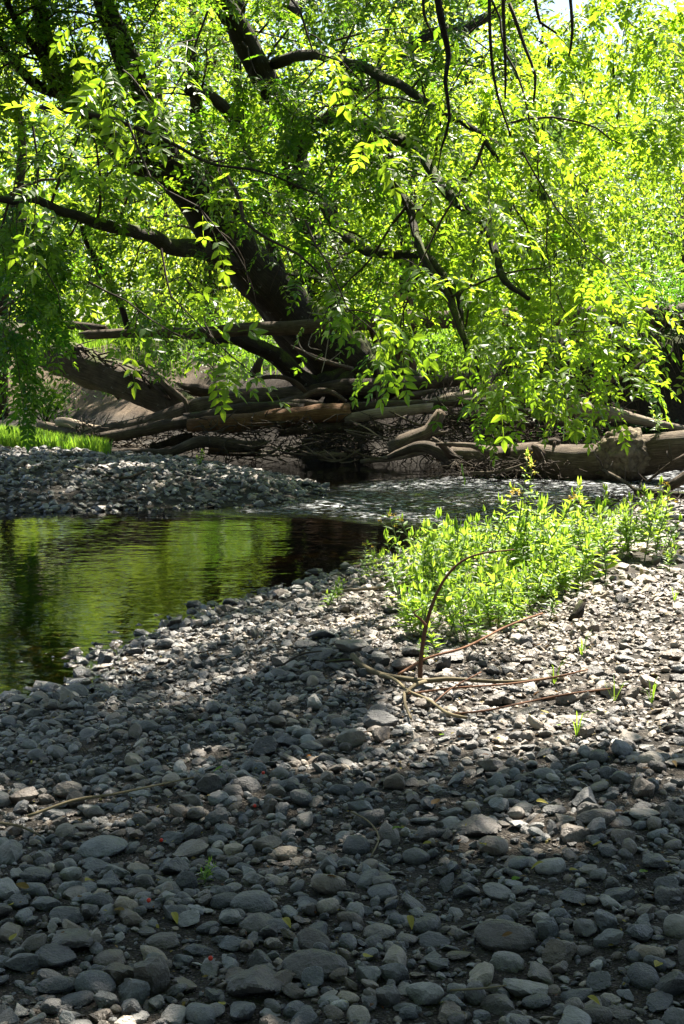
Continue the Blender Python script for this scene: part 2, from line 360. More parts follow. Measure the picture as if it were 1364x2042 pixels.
def ground_z(x, y):
    x = np.asarray(x, float); y = np.asarray(y, float); pt = np.stack([x, y], -1)
    dn = sdist(NEAR, x, y); db = sdist(BAR, x, y); dk = sdist(BANK, x, y); dk = dk + (0.35 * fbm(pt, 0.9, 14) + 0.16 * vnoise(pt, 3.1, 15)) * sstep(1.5, 3.5, x)
    zn = np.where(dn > 0, 0.30 * (1 - np.exp(-dn / 2.6)) + 0.02 * np.minimum(dn, 1), np.maximum(0.13 * dn, -0.42))
    zb = np.where(db > 0, 0.34 * (1 - np.exp(-db / 2.0)), np.maximum(0.16 * db, -0.42))
    wl = sstep(-1.5, -4.0, x); wr = sstep(2.0, 3.6, x)
    hb = 1.25 * (1 - wl - wr) + 1.85 * wl + 2.15 * wr; wd = 1.6 * (1 - wl - wr) + 4.6 * wl + 1.0 * wr
    zk = np.where(dk > 0, hb * sstep(0, 1, dk / wd) ** 0.8 + 0.012 * np.maximum(dk - 6, 0) + 0.18 * fbm(pt, 0.5, 4) * sstep(0, 1.5, dk) + 0.10 * fbm(pt, 1.9, 6) * sstep(0, .7, dk), np.maximum(0.3 * dk, -0.42))
    z = np.maximum(np.maximum(zn, zb), zk)
    return z + 0.035 * fbm(pt, 0.8, 1) * sstep(0.0, 0.15, z + 0.05) + 0.018 * vnoise(pt, 4, 2) * sstep(-0.02, .05, z) + 0.004 * vnoise(pt, 11, 3)
def axis(parts):
    return np.concatenate([np.arange(a, b, s) for a, b, s in parts])
def grid(xs, ys, zf):
    X, Y = np.meshgrid(xs, ys); Z = zf(X, Y); nx, ny = len(xs), len(ys)
    i, j = np.meshgrid(np.arange(ny - 1), np.arange(nx - 1), indexing='ij')
    q = np.stack([i * nx + j, i * nx + j + 1, (i + 1) * nx + j + 1, (i + 1) * nx + j], -1).reshape(-1, 4)
    return np.stack([X, Y, Z], -1).reshape(-1, 3), q
xs = axis([(-300, -60, 30), (-60, -12, 4), (-12, -7, 0.5), (-7, 7, 0.14), (7, 12, 0.5), (12, 60, 4), (60, 301, 30)])
ys = axis([(-60, -4, 4), (-4, 2, 0.4), (2, 34, 0.14), (34, 46, 0.8), (46, 100, 4), (100, 701, 40)])
V, q = grid(xs, ys, ground_z)
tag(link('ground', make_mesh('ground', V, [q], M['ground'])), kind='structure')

RIFFLE = W([(470, 1018), (640, 990), (690, 968), (900, 948), (1100, 938), (1290, 935), (1500, 930), (1420, 990), (1230, 1012), (1060, 1052), (930, 1066), (790, 1044), (640, 1028), (520, 1026)])
def riffle(x, y): return sstep(-0.35, 0.5, sdist(RIFFLE, x, y) + 0.25 * vnoise(np.stack([x, y], -1), 1.1, 9))
def water_z(x, y):
    r = riffle(x, y); p = np.stack([x, y], -1)
    return 0.003 * vnoise(p, 1.5, 3) + r * (0.022 * vnoise(p * [1.0, 1.4], 2.3, 5) + 0.016 * vnoise(p * [1.0, 1.6], 5.5, 7))
V, q = grid(axis([(-80, -9, 5), (-9, -5, 0.4), (-5, 7, 0.09), (7, 10, 0.4), (10, 81, 5)]), axis([(-4, 5, 1), (5, 26, 0.07), (26, 45, 0.5)]), water_z)
wt = link('water', make_mesh('water', V, [q], M['water'], attrs={'riffle': riffle(V[:, 0], V[:, 1])})); tag(wt, kind='structure')

def on_ground(px, py):
    """where the sight line through a photo position meets the ground"""
    px = np.atleast_1d(np.asarray(px, float)); py = np.atleast_1d(np.asarray(py, float)); xy = flat(px, py, 0.0)
    for _ in range(6): xy = flat(px, py, ground_z(xy[:, 0], xy[:, 1]))
    return np.column_stack([xy, ground_z(xy[:, 0], xy[:, 1])])

# where the sun comes through a gap in the canopy: (photo polygon on the ground, how open)
GAPS = [([(700, 1190), (790, 1100), (900, 1060), (1060, 950), (1500, 900), (1560, 1380), (1364, 1430), (1230, 1500), (1090, 1545), (960, 1575), (860, 1540), (800, 1470), (760, 1400), (690, 1330), (720, 1260)], 1.0),
        ([(1500, 1455), (1364, 1500), (1220, 1560), (1080, 1620), (1000, 1700), (1100, 1735), (1250, 1660), (1420, 1600)], 1.0),
        ([(680, 1385), (600, 1410), (470, 1460), (380, 1540), (500, 1560), (640, 1530), (760, 1500), (780, 1440)], 0.75),
        ([(-80, 1580), (120, 1560), (300, 1565), (350, 1600), (200, 1700), (-80, 1720)], 0.62),
        ([(290, 1830), (400, 1800), (490, 1830), (440, 1880), (310, 1885)], 0.85),
        ([(880, 1700), (1010, 1720), (1080, 1780), (960, 1800), (820, 1770)], 0.35),
        ([(-300, 885), (120, 900), (330, 930), (470, 965), (330, 985), (-300, 965)], 0.55),
        ([(-200, 850), (0, 850), (230, 890), (230, 915), (0, 905), (-200, 905)], 0.85), ([(560, 1140), (760, 1150), (760, 1250), (600, 1240)], 0.35),
        ([(640, 1010), (760, 950), (1500, 860), (1560, 1100), (1000, 1100)], 0.97)]
GAPS = [(on_ground([a[0] for a in p], [a[1] for a in p])[:, :2], f) for p, f in GAPS]
def gap_sd(p):
    t = p[:, 2] / SDIR[2]; return sdist(SPARK, p[:, 0] - SDIR[0] * t, p[:, 1] - SDIR[1] * t)
SPARK = W([(860, 960), (1000, 945), (1500, 920), (1500, 1030), (1200, 1020), (1000, 1050), (880, 1060)])
SUNNY = []
def sunny(pts, z=0.15):
    t = (pts[:, 2] - z) / SDIR[2]; SUNNY.append(np.column_stack([pts[:, 0] - SDIR[0] * t, pts[:, 1] - SDIR[1] * t, pts[:, 2]]))
def gap(p, own=True):
    """1 where the shadow of a leaf at p would fall into a sunny patch"""
    p = np.asarray(p, float); t = (p[:, 2] - 0.24) / SDIR[2]; x = p[:, 0] - SDIR[0] * t; y = p[:, 1] - SDIR[1] * t
    g = np.zeros(len(p)); w = np.stack([x, y], -1); br = vnoise(w, 1.9, 21) * 0.5 + vnoise(w, 4.5, 22) * 0.35
    for poly, f in GAPS:
        s = sdist(poly, x, y)
        g = np.maximum(g, sstep(-0.28, 0.08, s + br * 0.3) * (1.0 if f >= 0.99 else np.clip(f + br * 0.9, 0, 1)))
    g = np.maximum(g, sstep(.16, .5, vnoise(w, 1.7, 33) + .45 * vnoise(w, 4.0, 34)) * .92 * sstep(10.5, 8.5, y))      # loose holes in the leaf cover
    if SUNNY and own:
        q = np.vstack(SUNNY); cell = {}
        for i, (a, b) in enumerate(np.floor(q[:, :2] / 0.3).astype(int)): cell[(a, b)] = min(cell.get((a, b), 99), q[i, 2])
        zt = np.array([min(cell.get((a + i, b + j), 99) for i in (-1, 0, 1) for j in (-1, 0, 1)) for a, b in np.floor(w / 0.3).astype(int)])
        g = np.maximum(g, np.where(p[:, 2] > zt + 0.7, 0.86, 0))
    return g

# ------------------------------------------------------------------ leaves
def blade(L, w, n=3, fold=0.18, curl=0.10):
    """one leaf blade along +x, folded on its midrib; verts, tris"""
    xs_ = np.array([0.0, 0.30, 0.62, 1.0][:n + 1]) if n == 3 else np.linspace(0, 1, n + 1)
    prof = {3: [0.0, 0.95, 0.80, 0.0], 2: [0.0, 1.0, 0.0]}.get(n, [0.0] + [float(math.sin(math.pi * x ** 0.82) ** 0.8) for x in xs_[1:-1]] + [0.0])
    v, f = [], []
    for x, p in zip(xs_, prof):
        z = -curl * L * x * x
        if p == 0: v.append((x * L, 0, z))
        else: v += [(x * L, 0, z), (x * L, p * w / 2, z + fold * w * p), (x * L, -p * w / 2, z + fold * w * p)]
    mids = [0] + [1 + 3 * i for i in range(n - 1)] + [len(v) - 1]
    f += [(0, 2 if False else 1, 2), (0, 3, 1)]
    for i in range(n - 2):
        a, b = 1 + 3 * i, 4 + 3 * i
        f += [(a, b, b + 1), (a, b + 1, a + 1), (a, a + 2, b + 2), (a, b + 2, b)]
    a = 1 + 3 * (n - 2); e = len(v) - 1
    f += [(a, e, a + 1), (a, a + 2, e)]
    return np.array(v, float), np.array(f, int)
def rotz(v, a): c, s = math.cos(a), math.sin(a); return v @ np.array([[c, s, 0], [-s, c, 0], [0, 0, 1]])
def rotx(v, a): c, s = math.cos(a), math.sin(a); return v @ np.array([[1, 0, 0], [0, c, s], [0, -s, c]])
def compound(seed, pairs, n=3, L=0.30):
    """a pinnate ash leaf about L long: opposite leaflets and one at the tip, on a thin stalk"""
    r = np.random.default_rng(seed); vs, fs, k = [], [], 0; droop = r.uniform(0.15, 0.45)
    def at(x): return np.array([x, 0, -droop * x * x / L])
    bits = []
    for i in range(pairs):
        x = L * (0.30 + 0.50 * i / max(1, pairs - 1)); sz = L * r.uniform(0.26, 0.32) * (0.85 + 0.25 * math.sin(math.pi * (i + 0.7) / pairs))
        for s in (1, -1): bits.append((at(x), s * r.uniform(0.85, 1.15), sz * r.uniform(0.9, 1.1), s * r.uniform(-0.35, 0.25)))
    bits.append((at(L * 0.86), r.uniform(-0.15, 0.15), L * 0.33, 0))
    for o, a, sz, roll in bits:
        v, f = blade(sz, sz * r.uniform(0.42, 0.52), n, 0.16, r.uniform(0.05, 0.25)); v = rotz(rotx(v, roll), a) + o
        vs.append(v); fs.append(f + k); k += len(v)
    w = L * 0.008
    for i in range(3):                                   # the stalk
        a, b = at(L * 0.29 * i), at(L * 0.29 * (i + 1))
        vs.append(np.array([a + [0, w, 0], a - [0, w, 0], b])); fs.append(np.array([[0, 1, 2]]) + k); k += 3
    return np.vstack(vs), np.vstack(fs)
LEAF_HI = [compound(100 + i, 2 + i % 3, 3) for i in range(8)]
def coarse(seed, pairs, L=.30):
    r = np.random.default_rng(seed); vs, fs, k = [], [], 0
    for i in range(pairs * 2 + 1):
        a = 0 if i == pairs * 2 else (1 if i % 2 else -1) * r.uniform(.8, 1.1); o = np.array([L * (.3 + .5 * (i // 2) / max(1, pairs - 1)), 0, -.3 * L * (i // 2) / pairs]); sz = L * r.uniform(.28, .36); w = sz * .5
        v = rotz(np.array([(0, 0, 0), (.45 * sz, w / 2, .03 * sz), (sz, 0, -.1 * sz), (.45 * sz, -w / 2, .03 * sz)]), a) + o; vs.append(v); fs.append(np.array([(0, 1, 3), (1, 2, 3)]) + k); k += 4
    return np.vstack(vs), np.vstack(fs)
LEAF_XL = [coarse(260 + i, 2 + i % 3) for i in range(6)]
LEAF_LO = [compound(200 + i, 2 + i % 3, 2) for i in range(8)]

def norm(v): return v / (np.linalg.norm(v, axis=-1, keepdims=True) + 1e-9)
def frames(xd, up):
    x = norm(xd); y = norm(np.cross(up, x)); z = np.cross(x, y); return np.stack([x, y, z], -1)     # columns
def scatter(shapes, pos, R, sc, tone, name, m, parent=None, base=(0, 0, 0), var=None):
    pos = np.asarray(pos); var = RNG.integers(0, len(shapes), len(pos)) if var is None else var
    Vs, Fs, Ts, k = [], [], [], 0
    for s, (v, f) in enumerate(shapes):
        i = np.where(var == s)[0]
        if not len(i): continue
        w = np.einsum('nij,vj->nvi', R[i], v) * sc[i][:, None, None] + pos[i][:, None, :]
        Vs.append(w.reshape(-1, 3)); Fs.append((f[None] + (np.arange(len(i)) * len(v))[:, None, None] + k).reshape(-1, 3))
        Ts.append(np.repeat(tone[i], len(v))); k += len(i) * len(v)
    V = np.vstack(Vs) - np.asarray(base)
    return link(name, make_mesh(name, V, [np.vstack(Fs)], m, False, attrs={'tone': np.concatenate(Ts)}), parent)

class Boughs:
    """grows side branches, twigs and leaves from limbs"""
    def __init__(s, leaf=0.30, droop=0.35): s.tw, s.pos, s.dir, s.sc, s.tone, s.hung, s.flag = [], [], [], [], [], [], False; s.leaf = leaf; s.droop = droop
    def shoot(s, p, d, L, r, n=6, droop=None):
        droop = s.droop if droop is None else droop; pts = [np.array(p, float)]; d = d / (np.linalg.norm(d) + 1e-9)
        for i in range(n):
            d = d + RNG.normal(0, 0.13, 3) + np.array([0, 0, -droop / n]); d /= np.linalg.norm(d); pts.append(pts[-1] + d * L / n)
        pts = np.array(pts); s.tw.append((pts, np.linspace(r, r * 0.35, n + 1), 5 if r > 0.012 else 4)); return pts
    def twig(s, p, d, L, tone, density=1.0, sc=1.0):
        pts = s.shoot(p, d, L, 0.0045 + 0.004 * L, 5, s.droop * 1.3)
        m = max(2, int(L / 0.085 * density)); t = np.linspace(0.25, 1.0, m); seg = np.interp(t, np.linspace(0, 1, 6), np.arange(6))
        i = np.minimum(seg.astype(int), 4); q = pts[i] + (pts[i + 1] - pts[i]) * (seg - i)[:, None]; T = norm(pts[i + 1] - pts[i])
        side = norm(np.cross(T, [0, 0, 1.0]) + 1e-4)
        for j in range(m):
            for sg in ((1, -1) if j < m - 1 else (0,)):
                if RNG.random() < 0.1: continue
                dd = T[j] * 0.75 + side[j] * sg * U(0.5, 1.1) + np.array([0, 0, U(-0.45, 0.15)]) + RNG.normal(0, 0.12, 3)
                s.pos.append(q[j]); s.hung.append(s.flag); s.dir.append(dd); s.sc.append(s.leaf / 0.30 * U(0.65, 1.12) * sc); s.tone.append(np.clip(tone + RNG.normal(0, 0.16), 0, 1))
    def along(s, pts, spacing=0.24, lo=0.15, twl=(0.35, 0.8), tone=0.5, density=1.0, sc=1.0, spread=1.0):
        """twigs with leaves along a bough"""
        pts, _ = resample(pts, np.ones(len(pts)), 0.15); T = norm(np.gradient(pts, axis=0)); L = len(pts) * 0.15
        for k in range(max(2, int(L * (1 - lo) / spacing))):
            i = int(U(lo, 1.0) * (len(pts) - 1)); a = U(0, 6.283); n = norm(np.cross(T[i], [0.3, 0.2, 1.0])); b = np.cross(T[i], n)
            d = T[i] * U(0.3, 0.9) + (n * math.cos(a) + b * math.sin(a) * 0.7) * spread + np.array([0, 0, -0.1]); s.twig(pts[i], d, U(*twl), tone, density, sc)
        s.twig(pts[-1], T[-1], U(*twl), tone, density, sc)
    def limb(s, pts, n, Lr=(1.2, 2.6), lo=0.25, tone=0.5, r=0.02, up=0.15, **k):
        """n side branches off a limb"""
        pts, _ = resample(pts, np.ones(len(pts)), 0.2); T = norm(np.gradient(pts, axis=0))
        for j in range(n):
            i = int((lo + (1 - lo) * (j + U(0, 1)) / n) * (len(pts) - 1)); a = U(0, 6.283); nn = norm(np.cross(T[i], [0.3, 0.2, 1.0])); b = np.cross(T[i], nn)
            d = T[i] * U(0.2, 0.8) + nn * math.cos(a) + b * math.sin(a) + np.array([0, 0, up]); L = U(*Lr)
            q = s.shoot(pts[i], d, L, r * U(0.7, 1.2), 7); s.along(q, tone=np.clip(tone + RNG.normal(0, 0.08), 0, 1), **k)
    def finish(s, root, shapes, m, singles=0, keep_all=False, twig_sides=None):
        base = np.array(root.location); pos = np.array(s.pos); d = norm(np.array(s.dir)); sc = np.array(s.sc); tone = np.array(s.tone)
        if not keep_all:
            g = np.where(np.array(s.hung), 0.45 * (gap_sd(pos) > 0), np.maximum(gap(pos + d * (sc * .2)[:, None]), gap(pos + d * (sc * .07)[:, None], False))); k = RNG.random(len(pos)) > g * 0.985; pos, d, sc, tone = pos[k], d[k], sc[k], tone[k]
        mx, my, f = project(pos); w = inside([(395, 455), (560, 440), (665, 600), (720, 740), (560, 740), (470, 620)], mx, my) | (inside([(1170, 625), (1400, 600), (1400, 870), (1290, 870), (1250, 720)], mx, my) & (f > 14)); k = ~(w & (RNG.random(len(pos)) < 0.75)); pos, d, sc, tone = pos[k], d[k], sc[k], tone[k]
        up = np.array([0, 0, 1.0]) + RNG.normal(0, 0.38, (len(pos), 3)); R = frames(d, up); var = RNG.integers(0, len(shapes), len(pos))
        mx, my, f = project(pos); vis = (mx > 0) & (mx < W_PX) & (my > -20) & (my < H_PX) & (f > 1)
        pick = np.zeros(len(pos), bool)
        if singles:
            size = np.where(vis, sc / np.maximum(f, 0.5), 0); pick[np.argsort(-size)[:singles]] = True
            for i in np.where(pick)[0]:
                key = (id(m), int(var[i]), int(tone[i] * 3.99))
                if key not in LEAF_MESH:
                    v, fa = shapes[var[i]]; LEAF_MESH[key] = make_mesh('leaf', v, [fa], m, False, attrs={'tone': np.full(len(v), (key[2] + 0.5) / 4)})
                o = link('leaf', LEAF_MESH[key], root)
                mm = np.eye(4); mm[:3, :3] = R[i] * sc[i]; mm[:3, 3] = pos[i] - base; o.matrix_local = Matrix(mm.tolist())
        k = ~pick; f = np.where(vis, f, 99)
        for kk, sh in ((k & (f < 19), shapes), (k & (f >= 19), LEAF_LO if shapes is LEAF_HI else shapes)):
            if kk.any(): scatter(sh, pos[kk], R[kk], sc[kk], tone[kk], 'crown', m, root, base, var[kk] % len(sh))['kind'] = 'stuff'
        g = Geo(); tw = s.tw
        end = np.array([t[0].mean(0) for t in tw]); gg = gap(end) if not keep_all else np.zeros(len(end))
        for (p, r, sd), o in zip(tw, gg):
            if o > 0.6 and r[0] < 0.02 and RNG.random() < 0.8: continue
            g.tube(p, r, twig_sides or sd, caps=False)
        t = g.build('twigs', M['twig'], root, base); t['kind'] = 'stuff'
        return len(pos)
LEAF_MESH = {}

# ------------------------------------------------------------------ the big ash tree leaning over the creek
TB = P(705, 752, 24.6); TB[2] = ground_z(TB[0], TB[1]) - 0.1
ash = empty('ash_tree', TB); tag(ash, 'large mossy many-stemmed ash tree leaning left behind the log jam', 'tree')
STEMS = {  # photo x, y, distance, radius in photo pixels
 'A': ([(735, 775, 24.6, 66), (690, 722, 24.5, 60), (630, 660, 24.2, 54), (560, 592, 23.8, 48), (492, 522, 23.3, 46), (440, 460, 22.9, 44), (385, 395, 22.5, 40), (335, 330, 22.1, 35), (305, 262, 21.7, 31), (275, 180, 21.2, 26), (240, 90, 20.8, 22), (200, -20, 20.3, 18), (150, -180, 19.8, 13)], 'leaning mossy main stem'),
 'A2': ([(345, 345, 22.1, 26), (270, 315, 21.8, 22), (205, 262, 21.5, 20), (140, 205, 21.1, 18), (105, 150, 20.8, 17), (88, 60, 20.5, 15), (70, -60, 20.2, 12)], None),
 'A3': ([(130, 198, 21.1, 11), (75, 172, 20.7, 10), (35, 135, 20.4, 9), (5, 80, 20.1, 7), (-30, 0, 20, 5)], None),
 'A4': ([(150, 210, 21.1, 9), (95, 130, 20.6, 8), (50, 60, 20.2, 6), (10, -10, 20, 5)], None),
 'C': ([(700, 770, 24.9, 52), (675, 710, 24.9, 40), (652, 640, 24.9, 30), (638, 560, 24.8, 27), (632, 510, 24.7, 26), (612, 470, 24.5, 25), (597, 400, 24.2, 24), (595, 320, 23.8, 24), (585, 240, 23.4, 24), (540, 160, 23.0, 24), (495, 90, 22.6, 24), (455, 30, 22.2, 22), (410, -50, 21.8, 18), (340, -200, 21, 12)], None),
 'C2': ([(600, 640, 25.2, 20), (575, 580, 25.2, 15), (553, 520, 25.2, 13), (535, 470, 25.2, 12), (525, 400, 25.1, 11), (490, 300, 25, 10), (480, 200, 25, 9), (470, 60, 25, 7)], None),
 'A5': ([(540, 605, 24.0, 24), (505, 540, 23.9, 22), (480, 480, 23.8, 20), (450, 400, 23.7, 17), (400, 300, 23.6, 14), (395, 200, 23.5, 12), (380, 60, 23.4, 9)], None),
 'B': ([(470, 530, 23.2, 24), (420, 510, 22.6, 19), (345, 490, 21.5, 17), (265, 462, 20.2, 13), (180, 432, 19, 10), (100, 412, 18, 9), (20, 395, 17, 8), (-60, 385, 16.4, 6)], None),
 'D': ([(640, 780, 24.2, 26), (600, 758, 24.0, 22), (548, 712, 23.7, 18), (495, 685, 23.4, 16), (455, 672, 23.1, 13), (400, 690, 22.6, 8)], None),
 'D2': ([(610, 705, 24.8, 30), (560, 640, 24.7, 26), (515, 585, 24.6, 22), (470, 540, 24.4, 20)], None),
 'E': ([(595, 225, 23.3, 14), (640, 240, 22.3, 13), (690, 240, 21.2, 13), (757, 256, 20.2, 12), (822, 302, 19.2, 11), (892, 380, 18.3, 10), (950, 445, 17.6, 9), (985, 505, 17.0, 8), (1010, 560, 16.6, 7), (1055, 610, 16.2, 5)], None),
 'F': ([(700, 262, 20.8, 9), (735, 312, 19.8, 9), (802, 395, 19, 9), (820, 460, 18.4, 8), (850, 520, 17.9, 8), (897, 592, 17.3, 8), (922, 665, 16.9, 7), (952, 722, 16.6, 5), (968, 790, 16.4, 3)], None),
 'G': ([(605, 330, 23.5, 11), (640, 395, 22.5, 11), (668, 455, 21.5, 11), (712, 488, 20.5, 11), (770, 497, 19.6, 10), (830, 508, 18.8, 9), (875, 540, 18.2, 8), (905, 600, 17.6, 6), (925, 690, 17.2, 4)], None),
 'I': ([(545, 130, 22.9, 12), (620, 120, 21.6, 10), (690, 125, 20.4, 10), (752, 147, 19.4, 10), (802, 172, 18.6, 9), (867, 212, 17.9, 7), (930, 250, 17.3, 6), (1000, 330, 16.8, 4)], None),
 'K': ([(255, 655, 22.0, 6), (235, 605, 21.9, 6), (200, 555, 21.6, 6), (172, 500, 21.2, 5), (150, 430, 20.8, 4)], None),
 'S': ([(540, 545, 23.9, 13), (580, 553, 23.6, 12), (630, 560, 23.4, 10), (665, 568, 23.2, 8)], None),
 'N': ([(480, 250, 22.8, 14), (440, 205, 22, 12), (400, 185, 21.4, 12), (380, 178, 21.0, 10)], None),
}
ASH_PTS = {}
for k, (pl, lab) in STEMS.items():
    p, r = pxline(pl); ASH_PTS[k] = (p, r)
    g = Geo().tube(p, r, 18 if r.max() > 0.2 else 10, 0.16 if r.max() > .2 else 0.2, 0.13, len(k) * 7 + ord(k[0]), nscale=2.2 if r.max() > .2 else 5.0, wob=0.10)
    o = g.build('trunk' if k in 'AC' else 'limb', M['bark'], ash, TB)
    if lab: o['label'] = lab
for k, a in enumerate(((800, 772), (660, 800), (760, 792), (610, 790), (850, 765))):       # buttress roots at the foot
    e = P(a[0], a[1], 23.9); s = P(715, 735, 24.5)
    Geo().tube(np.array([s, s * 0.45 + e * 0.55 + [0, 0, 0.05], e]), [0.34, 0.22, 0.10], 10, 0.15, 0.15, 60 + k, nscale=3).build('root', M['bark'], ash, TB)

FRONT = [  # boughs hanging nearest the viewer: photo x, y, distance along each
 [(250, 250, 10.4), (330, 385, 10), (400, 430, 9.8), (455, 475, 9.6)], [(300, 400, 10.6), (350, 520, 10.4), (390, 600, 10.3), (430, 665, 10.2)], [(320, 500, 10.8), (345, 590, 10.6), (380, 650, 10.4), (440, 690, 10.2)],
 [(110, -60, 10), (160, 40, 9.8), (200, 100, 9.7), (240, 150, 9.6)], [(-40, 150, 11), (20, 200, 10.8), (70, 225, 10.7), (110, 245, 10.5)], [(600, 440, 11), (650, 540, 10.8), (700, 600, 10.6), (740, 650, 10.5)],
 [(560, -40, 10), (620, 80, 9.8), (680, 130, 9.7), (720, 170, 9.6)], [(180, 560, 11), (250, 600, 10.8), (300, 640, 10.6), (340, 670, 10.4)], [(420, 30, 11), (380, 120, 10.8), (330, 200, 10.7), (300, 260, 10.5)],
 [(760, 330, 11.5), (790, 480, 11.3), (800, 570, 11.2), (800, 640, 11)], [(690, 180, 10.5), (760, 260, 10.3), (820, 290, 10.2), (860, 320, 10)], [(60, 260, 10.8), (80, 330, 10.7), (70, 400, 10.6)],
 [(1010, 540, 13), (1100, 640, 12.8), (1175, 690, 12.7), (1225, 725, 12.6)], [(1090, 590, 13.2), (1180, 640, 13), (1250, 675, 12.9)], [(1170, 615, 13.4), (1260, 640, 13.3), (1345, 672, 13.2)], [(950, 600, 12.8), (985, 670, 12.7), (1005, 725, 12.6)], [(1040, 300, 13.5), (1120, 420, 13.3), (1180, 510, 13.2), (1240, 550, 13)], [(1060, 640, 13), (1095, 700, 12.9), (1120, 745, 12.8)], [(1200, 480, 13.6), (1270, 540, 13.5), (1350, 570, 13.4)]]
for l in FRONT:
    p_, _ = pxline([(*q_, 1) for q_ in l]); sunny(resample(p_, np.ones(len(p_)), .2)[0])
bo = Boughs(0.36, 0.42)
for k, n, Lr in (('A', 20, (1.4, 3.0)), ('A2', 13, (1.2, 2.6)), ('A3', 5, (0.8, 1.6)), ('A4', 5, (0.8, 1.6)), ('C', 20, (1.4, 3.2)), ('C2', 9, (1.2, 2.4)), ('A5', 12, (1.2, 2.6)),
                 ('B', 9, (0.7, 1.5)), ('E', 16, (1.0, 2.3)), ('F', 13, (0.9, 1.9)), ('G', 12, (0.8, 1.7)), ('I', 15, (1.2, 2.5)), ('K', 4, (0.5, 1.0)), ('N', 4, (.8, 1.6))):
    bo.limb(ASH_PTS[k][0], n, Lr, lo=0.42 if k in 'ACA2A5C2' else 0.2, tone=0.45, density=0.9)
def bough(pl, r0, tone, spacing=0.2, twl=(0.3, 0.75), density=1.0, sc=1.0, B=None, lo=0.12):
    B = B or bo; p, _ = pxline([(*q, 1) for q in pl]); p, _ = resample(p, np.ones(len(p)), 0.25)
    p = p + RNG.normal(0, 0.025, p.shape); B.tw.append((p, np.linspace(r0, 0.004, len(p)), 6)); B.flag = True; B.along(p, spacing, lo, twl, tone, density, sc); B.flag = False
RIGHT = [(900, 60, 960, 300, 1000, 560, 1005, 850, 15.2), (980, 0, 1060, 250, 1095, 500, 1105, 835, 16.2), (1050, 200, 1130, 420, 1180, 640, 1245, 800, 17.0), (1000, 350, 1090, 540, 1160, 660, 1262, 715, 16.4),
         (950, 300, 1050, 480, 1150, 545, 1340, 575, 18.6), (1100, 500, 1190, 590, 1280, 640, 1364, 685, 17.6), (880, 200, 930, 420, 960, 620, 945, 740, 17.8), (850, 100, 880, 330, 895, 500, 865, 640, 19),
         (1150, -50, 1180, 150, 1195, 290, 1180, 430, 18.2), (1250, -60, 1290, 120, 1320, 220, 1345, 310, 19), (1080, -60, 1100, 120, 1120, 280, 1150, 420, 17.4), (1330, -60, 1350, 80, 1364, 190, 1390, 300, 18),
         (1000, 100, 1080, 200, 1190, 250, 1290, 300, 20), (780, 60, 860, 200, 920, 330, 990, 430, 20.4), (700, 300, 780, 420, 825, 540, 800, 650, 18.8), (620, 420, 680, 520, 730, 590, 790, 650, 20),
         (1000, 500, 1050, 640, 1085, 740, 1115, 830, 15.6), (930, 550, 985, 680, 1030, 780, 1015, 855, 16), (1060, 420, 1120, 560, 1150, 680, 1190, 780, 18.4), (1020, 240, 1090, 400, 1130, 520, 1210, 620, 19.4),
         (930, 120, 1010, 300, 1050, 430, 1080, 600, 20.2), (1190, 60, 1230, 180, 1260, 280, 1250, 350, 20.5), (860, 420, 900, 560, 960, 660, 1000, 740, 18), (1090, 620, 1130, 700, 1170, 760, 1250, 830, 16.8),
         (960, 420, 1020, 560, 1080, 660, 1130, 740, 17), (1040, 80, 1130, 200, 1210, 330, 1200, 470, 21), (820, 250, 870, 380, 930, 480, 1010, 560, 21), (750, 20, 820, 130, 930, 170, 1040, 200, 21), (1180, -80, 1240, 20, 1290, 80, 1330, 150, 17.5), (1280, -100, 1310, 0, 1330, 60, 1350, 130, 16.5), (1120, -100, 1160, 20, 1210, 90, 1250, 180, 19), (1000, -100, 1030, 0, 1080, 60, 1130, 120, 19.5), (1220, 100, 1260, 200, 1300, 270, 1310, 340, 18.5), (1330, 150, 1350, 230, 1364, 290, 1370, 350, 19)]
for b in RIGHT:
    sunny(resample(P(np.array(b[0:8:2], float), np.array(b[1:8:2], float), b[8] + np.array([1.2, .4, 0, -.3])), np.ones(4), .25)[0])
for b in RIGHT:
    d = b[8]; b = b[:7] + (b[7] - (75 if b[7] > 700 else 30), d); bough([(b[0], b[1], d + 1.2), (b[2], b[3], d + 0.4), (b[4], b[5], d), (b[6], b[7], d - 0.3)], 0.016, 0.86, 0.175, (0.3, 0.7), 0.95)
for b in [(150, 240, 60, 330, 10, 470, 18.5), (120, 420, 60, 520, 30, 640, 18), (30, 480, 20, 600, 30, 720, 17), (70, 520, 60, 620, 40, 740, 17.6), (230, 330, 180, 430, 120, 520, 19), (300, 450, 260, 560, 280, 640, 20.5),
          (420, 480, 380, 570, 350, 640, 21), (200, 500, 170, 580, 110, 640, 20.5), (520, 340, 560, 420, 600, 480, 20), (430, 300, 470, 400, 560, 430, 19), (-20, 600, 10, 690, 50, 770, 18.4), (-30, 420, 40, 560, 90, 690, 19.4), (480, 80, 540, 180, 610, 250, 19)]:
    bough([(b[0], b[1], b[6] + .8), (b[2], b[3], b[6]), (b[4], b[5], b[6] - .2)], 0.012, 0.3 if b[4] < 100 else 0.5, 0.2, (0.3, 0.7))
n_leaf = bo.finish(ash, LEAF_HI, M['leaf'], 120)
up_ = Boughs(0.55, 0.35)                                   # the upper crown, above the picture
